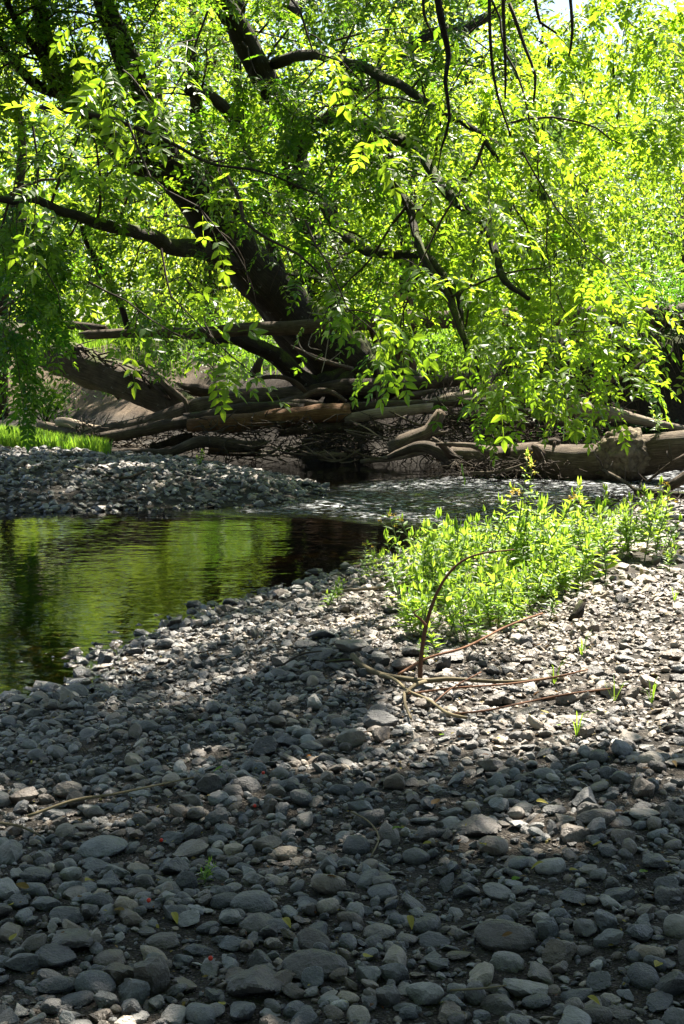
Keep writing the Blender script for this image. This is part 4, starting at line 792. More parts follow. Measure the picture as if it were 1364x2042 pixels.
def ico(sub):
    import bmesh
    bm = bmesh.new(); bmesh.ops.create_icosphere(bm, subdivisions=sub, radius=1.0); bm.verts.ensure_lookup_table()
    v = np.array([x.co[:] for x in bm.verts]); f = np.array([[y.index for y in x.verts] for x in bm.faces]); bm.free(); return v, f
v, f = ico(5); s = .92 + .13 * fbm(v, 2.2, 3) + .16 * np.abs(vnoise(v, 5.0, 8)) + .10 * np.abs(vnoise(v, 11, 9))
bc = P(1243, 905, 19.3); bs = px2m(50, 19.3); v2 = v * s[:, None] * [bs * 1.05, bs * .95, bs]
gb = Geo(); gb.add(v2 + bc, f); gb.build('burl', M['burl'], rt, c)
v2 = v * (1 + .35 * fbm(v, 2.0, 13))[:, None] * [px2m(50, 19.4), px2m(36, 19.4), px2m(26, 19.4)]
gb = Geo(); gb.add(v2 + P(1240, 944, 19.45), f); o = gb.build('root_mass', M['log_dark'], rt, c)

# the upright dead snag with the level trunk in front of it
rt, c = log('dead_snag', [(803, 790, 24.4, 36), (800, 740, 24.4, 29), (800, 690, 24.4, 27), (803, 640, 24.4, 27), (806, 600, 24.4, 24)], 'log_rot', 'upright brown dead snag standing right of the tree foot', 'snag', rough=.16)
log('dead_sapling', [(755, 805, 23.0, 7), (757, 760, 23.0, 8), (760, 700, 23.1, 8), (758, 655, 23.2, 7), (750, 610, 23.3, 5)], 'log_dark', 'thin dark upright dead stem between the tree foot and the snag', 'stem', sides=8)
log('dead_sapling', [(748, 690, 23.4, 6), (738, 660, 23.4, 6), (733, 640, 23.4, 5)], 'log_rot', 'short reddish dead stem leaning beside the thin dark stem', 'stem', sides=8)
log('dead_branch', [(700, 735, 23.6, 5), (660, 722, 23.3, 5), (620, 708, 23.1, 4), (580, 690, 23.0, 3)], 'log', 'thin bare branch lying against the leaning stem', 'branch', sides=7)
log('dead_branch', [(505, 745, 23.3, 7), (512, 735, 23.2, 9), (520, 715, 23.2, 6)], 'log_dark', 'broken upright stub behind the bright leaf spray', 'stub', sides=8)
log('dead_branch', [(500, 762, 23.4, 4), (530, 752, 23.3, 5), (570, 752, 23.3, 5), (598, 768, 23.3, 6), (612, 782, 23.3, 6)], 'log_dark', 'arching dead branch under the drooping limb', 'branch', sides=7)

# brush: big sticks singly, the small twigs as one tangle
sk = np.random.default_rng(12); wh = ['left', 'middle', 'right']
for i in range(26):
    x = sk.uniform(540, 900); y = sk.uniform(838, 912); d = 22.0 - (y - 838) * 0.006 + sk.uniform(-.2, .2); L = sk.uniform(40, 110); a = sk.normal(0, .45) + (math.pi if sk.random() < .5 else 0); r0 = sk.uniform(1.6, 3.4)
    q = [(x, y, d, r0), (x + L * .5 * math.cos(a), y + L * .5 * math.sin(a) * .7 + sk.uniform(-5, 5), d + sk.uniform(-.15, .15), r0 * .8), (x + L * math.cos(a), min(916, y + L * math.sin(a) * .7), d + sk.uniform(-.2, .2), r0 * .4)]
    p, r = pxline(q); cc = p[1]; o = Geo().tube(p, r, 6, .12, .1, i, .4, 12).build('stick', M[['log', 'log_dark', 'log_pale', 'root'][i % 4]], None, (0, 0, 0))
    tag(o, 'loose %s stick in the brush tangle below the stacked logs' % ['grey', 'dark', 'pale', 'brown'][i % 4], 'stick', 'loose sticks in the brush tangle')
def tangle(name, n, xr, yr, dr, lr, label, m, rr=(.5, 1.4), seed=1, drop=0.3):
    s = np.random.default_rng(seed); g = Geo()
    for i in range(n):
        x, y, d = s.uniform(*xr), s.uniform(*yr), s.uniform(*dr); L = s.uniform(*lr); a = s.uniform(0, 6.28); r0 = s.uniform(*rr)
        q = [(x, y, d, r0), (x + L * .5 * math.cos(a) + s.normal(0, 3), y + L * .5 * math.sin(a) * drop + s.normal(0, 3), d + s.normal(0, .15), r0), (x + L * math.cos(a), y + L * math.sin(a) * drop + s.normal(0, 4), d + s.normal(0, .2), r0 * .5)]
        p, r = pxline(q); g.tube(p, r, 4, caps=False)
    return tag(g.build(name, M[m]), label, 'brush', kind='stuff')
tangle('brush', 900, (400, 930), (838, 915), (21.9, 23.2), (12, 70), 'tangle of small dead twigs packed under the stacked logs', 'root', seed=2, drop=.5)
tangle('brush', 420, (150, 420), (845, 898), (23.0, 24.4), (12, 50), 'small twigs under the left logs by the grass', 'root', seed=3, drop=.5)
tangle('brush', 500, (860, 1250), (800, 890), (22.2, 23.4), (20, 90), 'dead twigs in the dark hollow behind the burl trunk', 'root', seed=4, drop=.6)
tangle('brush', 240, (900, 1130), (915, 955), (19.2, 20.0), (10, 50), 'fine twigs caught in the water under the burl trunk', 'root', seed=5, drop=.6)
tangle('brush', 320, (1170, 1400), (985, 1030), (15.2, 17.0), (12, 60), 'heap of small twigs on the shore at the right edge', 'log', seed=6, drop=.35)

# roots hanging down the undercut bank
s = np.random.default_rng(19); g = Geo()
for i in range(150):
    x = s.uniform(2.6, 7.5); y = 23.9 + s.uniform(-.5, .6) - max(0, x - 3) * .22; z = s.uniform(1.3, 2.3); L = s.uniform(.5, 1.5); p = [np.array([x, y, z])]
    for k in range(6): p.append(p[-1] + [s.normal(0, .08), s.normal(-.03, .05), -L / 6])
    g.tube(np.array(p), np.linspace(s.uniform(.006, .016), .003, 7), 4, caps=False)
tag(g.build('hanging_roots', M['root']), 'fine roots hanging down the dark undercut bank', 'roots', kind='stuff')
for i, q in enumerate([[(1150, 800, 22.6, 4), (1190, 775, 22.5, 5), (1240, 750, 22.4, 5), (1290, 715, 22.3, 4), (1310, 690, 22.3, 3)], [(1130, 815, 22.4, 3), (1170, 812, 22.3, 4), (1200, 790, 22.2, 4), (1250, 775, 22.2, 3)]]):
    log('bare_branch', q, 'log_dark' if i else 'log', ['bare branch slanting up across the dark bank', 'lower bare branch curving in front of the dark bank'][i], 'branch', sides=7)

# pale dead vines trailing from the tree over the level trunk
s = np.random.default_rng(23)
VN = [([(600, 640), (625, 655), (615, 690), (640, 700)], 23.0), ([(655, 580), (660, 640), (650, 700), (640, 740)], 22.3), ([(610, 625), (650, 630), (690, 625)], 22.4), ([(760, 690), (765, 720), (785, 745), (795, 762)], 22.8), ([(795, 690), (815, 712), (830, 720)], 22.8), ([(868, 690), (875, 725), (905, 738)], 22.6), ([(590, 660), (605, 700), (650, 720), (680, 700)], 22.6)]
for i, (q, d) in enumerate(VN):
    p, r = pxline([(x, y, d + s.normal(0, .08), 1.3) for x, y in q]); o = Geo().tube(p, r * np.linspace(1, .6, len(r)), 5, .08, .2, i, 0, 20, wob=.04).build('dead_vine', M['thread'])
    tag(o, ['pale dead vine curling over the level trunk at the leaning stem', 'long pale vine hanging straight in front of the tree foot', 'thin vine running along the top of the level trunk', 'pale forked vine hanging left of the snag', 'pale vine wisp crossing the snag', 'pale vine hanging right of the snag', 'loose vine loop below the level trunk'][i], 'vine', 'dead vines')

# sticks on the right shore
RS = [([(1205, 940, 17.2, 3), (1245, 962, 16.8, 3.5), (1275, 985, 16.5, 4), (1282, 1002, 16.4, 4)], 'log', 'forked bare branch arching out of the water at right'), ([(1270, 980, 16.3, 6), (1310, 983, 16.2, 8), (1350, 987, 16.1, 8), (1400, 990, 16, 8)], 'log_dark', 'dark short log on the shore at the right edge'),
      ([(1325, 975, 16.6, 9), (1345, 963, 16.6, 11), (1370, 948, 16.6, 12), (1420, 930, 16.6, 12)], 'log', 'grey log slanting down to the shore at the right edge'), ([(1210, 998, 16, 2), (1245, 1002, 15.8, 2.5), (1275, 1004, 15.7, 2)], 'log_dark', 'thin dark twig lying low at the water edge'),
      ([(1180, 995, 16.2, 2.5), (1205, 1005, 16, 3), (1228, 1015, 15.8, 3)], 'log', 'short bare stick poking into the riffle'), ([(1150, 1015, 15.6, 2), (1180, 1020, 15.4, 3), (1200, 1024, 15.3, 3)], 'log_dark', 'dark stick at the riffle edge behind the plants'),
      ([(1290, 960, 16.6, 2), (1315, 940, 16.6, 3), (1340, 920, 16.5, 3), (1364, 905, 16.5, 2)], 'log', 'twiggy bare branch in front of the burl trunk at right edge'), ([(940, 945, 19.2, 3), (990, 940, 19.1, 4), (1030, 930, 19.0, 4), (1062, 920, 18.9, 4)], 'log', 'slender branch leaning on the burl trunk')]
for q, m_, lab in RS:
    rt, c = log('bare_branch', q, m_, lab, 'branch', sides=7)
    if 'bare branch' in lab:
        for k in range(5):
            i = s.integers(0, len(q) - 1); a = q[i]; e = (a[0] + s.uniform(-30, 30), a[1] - s.uniform(8, 40), a[2] + s.normal(0, .15), .8)
            pq, rq = pxline([(a[0], a[1], a[2], 1.8), ((a[0] + e[0]) / 2 + s.normal(0, 3), (a[1] + e[1]) / 2, a[2], 1.4), e]); Geo().tube(pq, rq, 5, .08, .1, k, 0, 20).build('twig', M['log'], rt, c)

# ------------------------------------------------------------------ stones
def stone_shape(seed, sub, rounded):
    r = np.random.default_rng(seed); v, f = ico(sub); n = r.integers(8, 14)
    nr = norm(r.normal(0, 1, (n, 3))); off = r.uniform(.40, .82, n) if not rounded else r.uniform(.66, 1.0, n)
    k = 44 if not rounded else 11
    t = np.maximum(v @ nr.T, 1e-3) / off; s = (1 + (t ** k).sum(1)) ** (-1 / k)
    s *= 1 + (.06 if rounded else .09) * fbm(v, 1.8, seed) + (.035 * vnoise(v, 5, seed + 2) if sub > 1 else 0) + (.022 * vnoise(v, 10, seed + 4) if sub > 3 else 0)
    v = v * s[:, None]; v /= np.abs(v).max(0); return v, f
SH_HI = [stone_shape(i, 4, i % 4 == 1) for i in range(14)]; SH_MID = [stone_shape(40 + i, 3, i % 4 == 1) for i in range(12)]
SH_M = [stone_shape(80 + i, 2, i % 4 == 1) for i in range(16)]; SH_LO = [stone_shape(130 + i, 1, i % 4 == 1) for i in range(16)]
def crisp(me, a=26):
    me.set_sharp_from_angle(angle=math.radians(a)); return me
STONE_ME = [crisp(make_mesh('river_stone', v, [f], M['stone']), 15) for v, f in SH_HI]
STONE_MID = [crisp(make_mesh('river_stone', v, [f], M['stone']), 22) for v, f in SH_MID]
# photo x, y (foot of the stone's middle), width, height px, tone, warmth
HAND = [(952, 1650, 95, 42, .18, .6, 'smooth dark brown oval stone lying alone in the gravel below the twigs'), (1007, 1868, 120, 62, .15, .55, 'big dark olive boulder near the bottom right'), (1117, 1902, 70, 50, .35, .9, 'reddish brown stone beside the big dark boulder'),
 (1092, 1855, 42, 55, .42, .0, 'upright blue-grey stone against the big dark boulder'), (1205, 1835, 52, 70, .42, .0, 'long blue-grey stone pointing toward the viewer at lower right'), (1190, 1632, 75, 38, .22, .6, 'rounded dark olive stone at the edge of the sun patch at right'),
 (767, 1437, 85, 44, .38, .1, 'large flat-topped grey block beside the fallen branch'), (700, 1475, 58, 42, .72, .6, 'tan flat stone left of the grey block'), (1012, 1505, 48, 28, .25, .8, 'dark brown stone in the sunlit gravel below the twigs'), (950, 1982, 44, 44, .45, .3, 'grey-olive egg-shaped stone near the bottom edge'),
 (1142, 2015, 46, 48, .5, .5, 'standing brownish stone at the bottom edge'), (1200, 1960, 55, 42, .3, .1, 'dark angular stone above the bottom right corner'), (1237, 2020, 60, 36, .42, .5, 'brown-grey stone at the bottom right corner'), (755, 1858, 66, 32, .55, .5, 'tan-grey flat stone in the lower middle'),
 (932, 1778, 54, 34, .2, .2, 'dark stone touching a long pale stone'), (995, 1782, 66, 22, .6, .2, 'long pale grey stone right of a dark one'), (1040, 1812, 50, 26, .52, .4, 'pale stone just above the big dark boulder'), (772, 1992, 48, 44, .3, .3, 'dark round stone near the bottom middle'),
 (1282, 1628, 76, 22, .6, .4, 'pale slab in the sun near the right edge'), (1135, 1435, 56, 20, .75, .5, 'pale flat stone in full sun'), (1265, 1472, 56, 22, .78, .6, 'pale tan slab on the lit side of the shadow band'), (1237, 1787, 66, 32, .34, .1, 'dark grey slab at the right'),
 (505, 1750, 62, 38, .58, .35, 'grey-brown stone right of the green sprout'), (505, 1800, 92, 48, .5, .15, 'large grey stone a little below the green sprout'), (452, 1832, 56, 36, .62, .1, 'light grey angular stone in the lower left sun fleck'), (380, 1835, 50, 34, .72, .1, 'pale wedge stone lit by the small sun fleck'),
 (462, 1882, 64, 38, .42, .0, 'blue-grey stone under the sun fleck'), (515, 1842, 72, 38, .3, .4, 'brownish stone touching the large grey one'), (510, 1962, 112, 62, .2, .5, 'large dark brown boulder near the bottom middle'), (625, 1925, 128, 62, .2, .45, 'largest dark boulder low in the middle of the gravel'),
 (265, 1985, 66, 62, .5, .0, 'blue-grey upright block at bottom left'), (300, 1955, 70, 76, .16, .6, 'dark brown lumpy stone behind the blue-grey block'), (207, 1997, 50, 48, .62, .05, 'light grey stone left of the blue-grey block'), (110, 1968, 76, 44, .22, .1, 'dark rounded stone near the bottom left corner'),
 (120, 1910, 102, 46, .25, .15, 'long dark smooth stone at lower left'), (45, 1925, 66, 46, .36, .1, 'grey stone at the left edge below'), (192, 1935, 58, 34, .34, .1, 'dark oval stone at lower left'), (220, 1915, 66, 26, .38, .7, 'flat brown stone at lower left'), (130, 1880, 100, 36, .2, .4, 'very dark slab at lower left'),
 (132, 1825, 66, 26, .34, .1, 'grey slab at left'), (190, 1725, 70, 28, .42, .0, 'long blue-grey stone left of the sprout'), (200, 1695, 100, 30, .62, .0, 'long smooth pale grey stone at left'), (345, 1730, 60, 38, .25, .2, 'dark angular stone left of the sprout'), (372, 1760, 44, 42, .05, .1, 'black stone against the green sprout'),
 (345, 1672, 52, 26, .45, .1, 'grey round-backed stone above the sprout'), (215, 1767, 50, 30, .4, .0, 'grey stone left of the black one'), (60, 1750, 56, 38, .12, .1, 'very dark stone at the left edge'), (132, 1578, 56, 38, .52, .7, 'rounded olive-tan stone at left'), (155, 1595, 44, 34, .3, .9, 'brown round stone touching the olive-tan one'),
 (417, 1570, 48, 50, .1, .2, 'black wedge-shaped stone standing on edge'), (277, 1582, 62, 18, .82, .1, 'pale flat stone lit in the left sun fleck'), (465, 1580, 48, 26, .28, .6, 'dark brown stone right of the black wedge'), (385, 1625, 48, 32, .3, .6, 'brown-grey stone below the black wedge'), (532, 1492, 54, 42, .12, .2, 'dark stone standing on edge above the black wedge'),
 (572, 1477, 46, 28, .22, .1, 'dark square stone right of the standing one'), (620, 1487, 48, 20, .5, .2, 'grey flat stone left of the tan one'), (482, 1547, 50, 26, .62, .2, 'light flat stone above the black wedge'), (517, 1535, 32, 26, .42, .0, 'small blue-grey stone beside the light flat stone'), (537, 1610, 32, 32, .18, .9, 'red-brown pyramid-shaped stone in the middle'),
 (165, 1652, 46, 20, .5, .7, 'olive flat stone at left'), (102, 1622, 50, 28, .45, .1, 'grey stone below the olive-tan one'), (287, 1452, 54, 32, .42, .2, 'grey stone near the pool edge'), (42, 1800, 52, 30, .38, .1, 'grey stone low at the left edge'), (90, 1805, 56, 30, .42, .1, 'grey stone beside the left edge'),
 (390, 1892, 66, 32, .15, .1, 'dark smooth stone below the sun fleck'), (327, 1878, 72, 28, .3, .6, 'brown slab below the sun fleck'), (95, 2010, 52, 38, .42, .2, 'grey stone at the bottom left corner'), (627, 1955, 50, 46, .42, .0, 'blue-grey stone in front of the largest boulder'), (585, 1977, 48, 36, .28, .8, 'brown stone in front of the largest boulder'),
 (517, 1922, 46, 52, .06, .2, 'black stone left of the largest boulder'), (167, 1337, 24, 15, .08, .1, 'small wet black stone standing in the pool'), (107, 1348, 26, 11, .5, .1, 'small wet stone glinting in the pool'), (207, 1318, 30, 26, .04, .1, 'black wet stone on the point of the pool edge'), (135, 1382, 18, 9, .05, .1, 'tiny wet stone breaking the pool surface'),
 (757, 1325, 42, 26, .14, .2, 'dark stone above the end of the fallen branch'), (805, 1328, 52, 28, .42, .9, 'brown rounded stone beside the upright twig'), (1167, 1285, 36, 24, .35, .8, 'brown stone right of the plants'), (1184, 1255, 24, 20, .45, .8, 'small brown stone right of the plants'), (1340, 1305, 70, 26, .5, .7, 'flat tan slab at the right edge'),
 (1050, 1280, 34, 24, .1, .2, 'dark stone at the foot of the plants'), (815, 1300, 48, 22, .2, .3, 'dark flat stone at the foot of the plants'), (905, 1310, 60, 26, .3, .3, 'grey stone under the front plants'), (1093, 1385, 40, 28, .6, .7, 'tan stone behind the reddish twigs'), (1130, 1392, 44, 32, .55, .7, 'tan lump behind the reddish twigs'),
 (645, 1265, 66, 22, .3, .1, 'dark slab between the pool and the plants'), (610, 1285, 50, 18, .5, .2, 'grey slab near the pool'), (640, 1305, 52, 24, .55, .3, 'grey stone with a flat top near the pool'), (700, 1290, 70, 20, .5, .4, 'long slab between pool and branch'), (775, 1215, 50, 16, .4, .2, 'slab behind the small sprouts'),
 (330, 1285, 34, 22, .35, .1, 'grey pyramid stone at the pool edge'), (395, 1325, 28, 24, .25, .1, 'dark egg-shaped stone near the pool edge'), (268, 1300, 34, 16, .3, .1, 'wet stone at the pool edge'), (455, 1250, 26, 14, .4, .1, 'grey stone at the pool edge'), (625, 1350, 55, 22, .3, .3, 'dark wedge near the pool'),
 (1300, 1720, 60, 34, .34, .1, 'grey stone at the right edge'), (1335, 1765, 55, 30, .3, .1, 'dark stone at the right edge'), (1150, 1790, 58, 30, .36, .1, 'blue-grey slab at lower right'), (690, 1720, 40, 24, .4, .2, 'grey stone in the middle'), (655, 1725, 36, 34, .5, .1, 'upright pale stone in the middle')]
sr = np.random.default_rng(77)
near_lo, near_hi = np.array([-3.6, 2.1]), np.array([4.6, 9.6]); CELL = 0.01
OCC = np.zeros(((near_hi - near_lo) / CELL).astype(int), bool)
def claim(x, y, r, frac):
    i0, j0 = int((x - r - near_lo[0]) / CELL), int((y - r - near_lo[1]) / CELL); k = max(1, int(2 * r / CELL)); i0, j0 = max(i0, 0), max(j0, 0)
    a = OCC[i0:i0 + k, j0:j0 + k]
    if a.size and a.mean() > frac: return False
    a[...] = True; return True
def words_for(tone, warm, flatn):
    col = ('reddish brown' if tone < .35 else 'tan brown' if tone < .6 else 'pale tan') if warm > .55 else ('black' if tone < .12 else 'dark grey' if tone < .32 else 'blue-grey' if tone < .5 else 'light grey' if tone < .7 else 'pale')
    return ('flat ' if flatn < .38 else 'rounded ' if flatn > .6 else 'angular ') + col
def zone(px, py):
    r_ = 'bottom' if py > 1900 else 'lower' if py > 1740 else 'middle' if py > 1560 else 'upper'
    c_ = 'left' if px < 340 else 'centre-left' if px < 682 else 'centre-right' if px < 1024 else 'right'
    return r_ + ' ' + c_
USED_LAB = {}
def put_stone(x, y, w, d, h, tone, warm, me, label, up=0.30, tilt=.12, yaw=None):
    z = float(ground_z(x, y)); o = link('river_stone', me); o.location = (x, y, z + h * (0.5 - up) * .9)
    o.rotation_euler = (sr.normal(0, tilt), sr.normal(0, tilt), sr.uniform(-.5, .5) if yaw is None else yaw); o.scale = (w / 2, d / 2, h / 2); o.color = (tone, warm, 0, 1)
    tag(o, label, 'stone', 'loose stones on the near gravel'); return o
hp = on_ground([h[0] for h in HAND], [h[1] + h[3] * .35 for h in HAND]); singles = []
for i, h in enumerate(HAND):
    x, y, z = hp[i]; D = math.hypot(y, CAM_Z - z); w = px2m(h[2], D); ang = math.atan2(CAM_Z - z, y); hh = max(.3 * w, min(1.05 * w, px2m(h[3], D) * 1.12 - w * .5 * math.sin(ang))) * 1.2
    dd = w * sr.uniform(.7, .95); claim(x, y, w * .42, 2); o = put_stone(x, y + dd * .2, w * 1.05, dd, hh, h[4], h[5], STONE_ME[i % 14], h[6], .22, .06, sr.uniform(-.25, .25))
cnt, tries, pend = 0, 0, []
while cnt < 198 and tries < 9000:                          # the rest of the 300 largest
    tries += 1; px_, py_ = sr.uniform(-20, 1384), sr.uniform(1290, 2060)
    if sr.random() > ((py_ - 1230) / 800) ** .5: continue
    x, y, z = on_ground(px_, py_)[0]
    if sdist(NEAR, np.array([x]), np.array([y]))[0] < .12: continue
    w = sr.uniform(.062, .115) * (1 + .06 * max(0, y - 4)); dd = w * sr.uniform(.6, .9); hh = w * sr.uniform(.3, .75)
    if not claim(x, y, w * .42, .12): continue
    t, wm = float(np.clip(sr.beta(2.2, 2.8), 0, 1)), float(np.clip(sr.normal(.12, .15) if sr.random() < .65 else sr.uniform(.5, .95), 0, 1)); pend.append((x, y, w, dd, hh, t, wm, px_, py_)); cnt += 1
labs = {}
for p in pend: labs.setdefault('%s stone in the %s of the near gravel' % (words_for(p[5], p[6], p[4] / p[2]), zone(p[7], p[8])), []).append(p)
ORD = ['leftmost', 'second from the left', 'third from the left', 'fourth from the left', 'fifth from the left', 'sixth from the left', 'seventh from the left', 'eighth from the left', 'ninth from the left', 'tenth from the left']
for lab, ps in labs.items():
    ps.sort(key=lambda p: p[7])
    for k, p in enumerate(ps):
        put_stone(*p[:7], STONE_MID[sr.integers(0, 12)], lab if len(ps) == 1 else lab + ', ' + (ORD[k] if k < len(ps) - 1 else 'rightmost' if len(ps) > 2 or k else ORD[k]), .25, .16, sr.uniform(0, 6.28))

def stones_mesh(name, pos, size, flatn, label, lod, warmf=None, tonef=None, tilt=.36):
    """many small stones in one mesh; lod: 0 coarse, 1 medium, 2 fine for each"""
    n = len(pos); a = sr.uniform(0, 6.28, n); ax = sr.normal(0, tilt, n); ay = sr.normal(0, tilt, n)
    up = norm(np.stack([ax, ay, np.ones(n)], -1)); R = frames(np.stack([np.cos(a), np.sin(a), np.zeros(n)], -1) + up * 0, up)
    x = R[:, :, 0] - up * np.sum(R[:, :, 0] * up, -1, keepdims=True); R = frames(x, up)
    S = np.stack([size * .5, size * .5 * sr.uniform(.6, .95, n), size * .5 * flatn], -1); R = R * S[:, None, :]
    tone = np.clip(sr.beta(2.2, 2.8, n) if tonef is None else tonef, 0, 1); warm = np.where(sr.random(n) < .66, np.clip(sr.normal(.12, .14, n), 0, 1), sr.uniform(.45, .95, n)) if warmf is None else warmf
    sun_dust = sstep(.3, 1.6, pos[:, 0] + .35 * (pos[:, 1] - 6)) * (sdist(NEAR, pos[:, 0], pos[:, 1]) > .2); warm = np.clip(warm + .45 * sun_dust * sr.uniform(.3, 1.2, n), 0, 1); tone = np.clip(tone + .10 * sun_dust, 0, 1)  # dusty stones at right, with the sun patch's warm light painted in
    Vs, Fs, Ts, Ws, Sm, k = [], [], [], [], [], 0
    for L, shapes in enumerate((SH_LO, SH_M, SH_MID)):
        idx = np.where(lod == L)[0]; var = sr.integers(0, len(shapes), len(idx))
        for s_, (v, f) in enumerate(shapes):
            i = idx[var == s_]
            if not len(i): continue
            w = np.einsum('nij,vj->nvi', R[i], v) + pos[i][:, None, :]; Vs.append(w.reshape(-1, 3)); Fs.append((f[None] + (np.arange(len(i)) * len(v))[:, None, None] + k).reshape(-1, 3))
            Ts.append(np.repeat(tone[i], len(v))); Ws.append(np.repeat(warm[i], len(v))); Sm.append(np.full(len(i) * len(f), L > 0)); k += len(i) * len(v)
    me = make_mesh(name, np.vstack(Vs), [np.vstack(Fs)], M['gravel'], np.concatenate(Sm), attrs={'tone': np.concatenate(Ts), 'warm': np.concatenate(Ws)})
    crisp(me, 30); return tag(link(name, me), label, 'gravel', kind='stuff')
ps_, sz_, ld_ = [], [], []
def near_fill(n, a, b, frac, power=1.0, margin=.12):
    X = sr.uniform(near_lo[0], near_hi[0], n); Y = near_lo[1] + (near_hi[1] - near_lo[1]) * sr.uniform(0, 1, n) ** power
    hw = Y * (W_PX / 2 / F_PX) + .75; k = np.abs(X) < hw; X, Y = X[k], Y[k]; sd = sdist(NEAR, X, Y); k = sd > -.25 - margin; X, Y, sd = X[k], Y[k], sd[k]; s = sr.uniform(a, b, len(X)) ; inn = np.abs(X) < Y * (W_PX / 2 / F_PX) + .1
    for x, y, w, d_, iv in zip(X, Y, s, sd, inn):
        if d_ < 0 and sr.random() > .5 + d_ * 1.2: continue
        if claim(x, y, w * .40, frac): ps_.append((x, y)); sz_.append(w); ld_.append(2 if (w > .05 and y < 4.2 and iv) else 1 if (iv and (w > .028 or y < 4) and w > .016 and y < 6.5) else 0)
near_fill(5200, .05, .09, .40); near_fill(18000, .032, .058, .52, 1.0); near_fill(30000, .02, .036, .6, 1.05); near_fill(34000, .010, .020, .82, 1.5)
P2 = np.array(ps_); S2 = np.array(sz_); L2 = np.array(ld_); fl = sr.uniform(.25, .72, len(S2))
stones_mesh('gravel', np.column_stack([P2, ground_z(P2[:, 0], P2[:, 1]) + S2 * fl * sr.uniform(.12, .42, len(S2))]), S2, fl, 'dark grey and brown pebbles covering the near shore', L2)
print('near gravel', len(S2), np.bincount(L2))
def scatter_area(poly, n, a, b, name, label, extra=None, lod=0):
    lo, hi = poly.min(0), poly.max(0); q = sr.uniform(lo, hi, (n * 6, 2)); sd = sdist(poly, q[:, 0], q[:, 1]); k = sd > -.25
    if extra is not None: k &= extra(q)
    q = q[k][:n]; s = sr.uniform(a, b, len(q)) * sr.choice([.6, .8, 1, 1, 1.3], len(q)); f = sr.uniform(.35, .75, len(q))
    return stones_mesh(name, np.column_stack([q, ground_z(q[:, 0], q[:, 1]) + s * f * .2]), s, f, label, np.full(len(q), lod), tonef=np.clip(sr.beta(2.6, 2.4, len(q)), 0, 1))
BV = BAR.copy(); BV[:, 0] = np.maximum(BV[:, 0], -7.0)
scatter_area(BV, 8000, .055, .13, 'gravel', 'grey angular stones covering the far gravel bar')
FR = np.array([(1.2, 9.4), (3.0, 8.6), (4.6, 9.6), (6.2, 13), (6.6, 18), (4.0, 17.4), (2.6, 14.6), (1.5, 12.4)])
scatter_area(FR, 5200, .05, .11, 'gravel', 'sunlit tan stones on the shore behind the plants at right', lambda q: sdist(NEAR, q[:, 0], q[:, 1]) > -.2)
FL = np.array([(-0.7, 9.3), (1.4, 9.2), (1.7, 12.6), (2.7, 14.8), (1.6, 14.6), (0.2, 11.6)])
scatter_area(FL, 1500, .035, .09, 'gravel', 'stones on the shore between the pool and the weeds', lambda q: sdist(NEAR, q[:, 0], q[:, 1]) > -.15)
SB = np.vstack([SHORE[1:12], SHORE[1:12][::-1] + [-.6, 1.0]]); scatter_area(SB, 1500, .05, .12, 'submerged_gravel', 'stones under the shallow water along the near edge of the pool', lambda q: sdist(NEAR, q[:, 0], q[:, 1]) < .1)

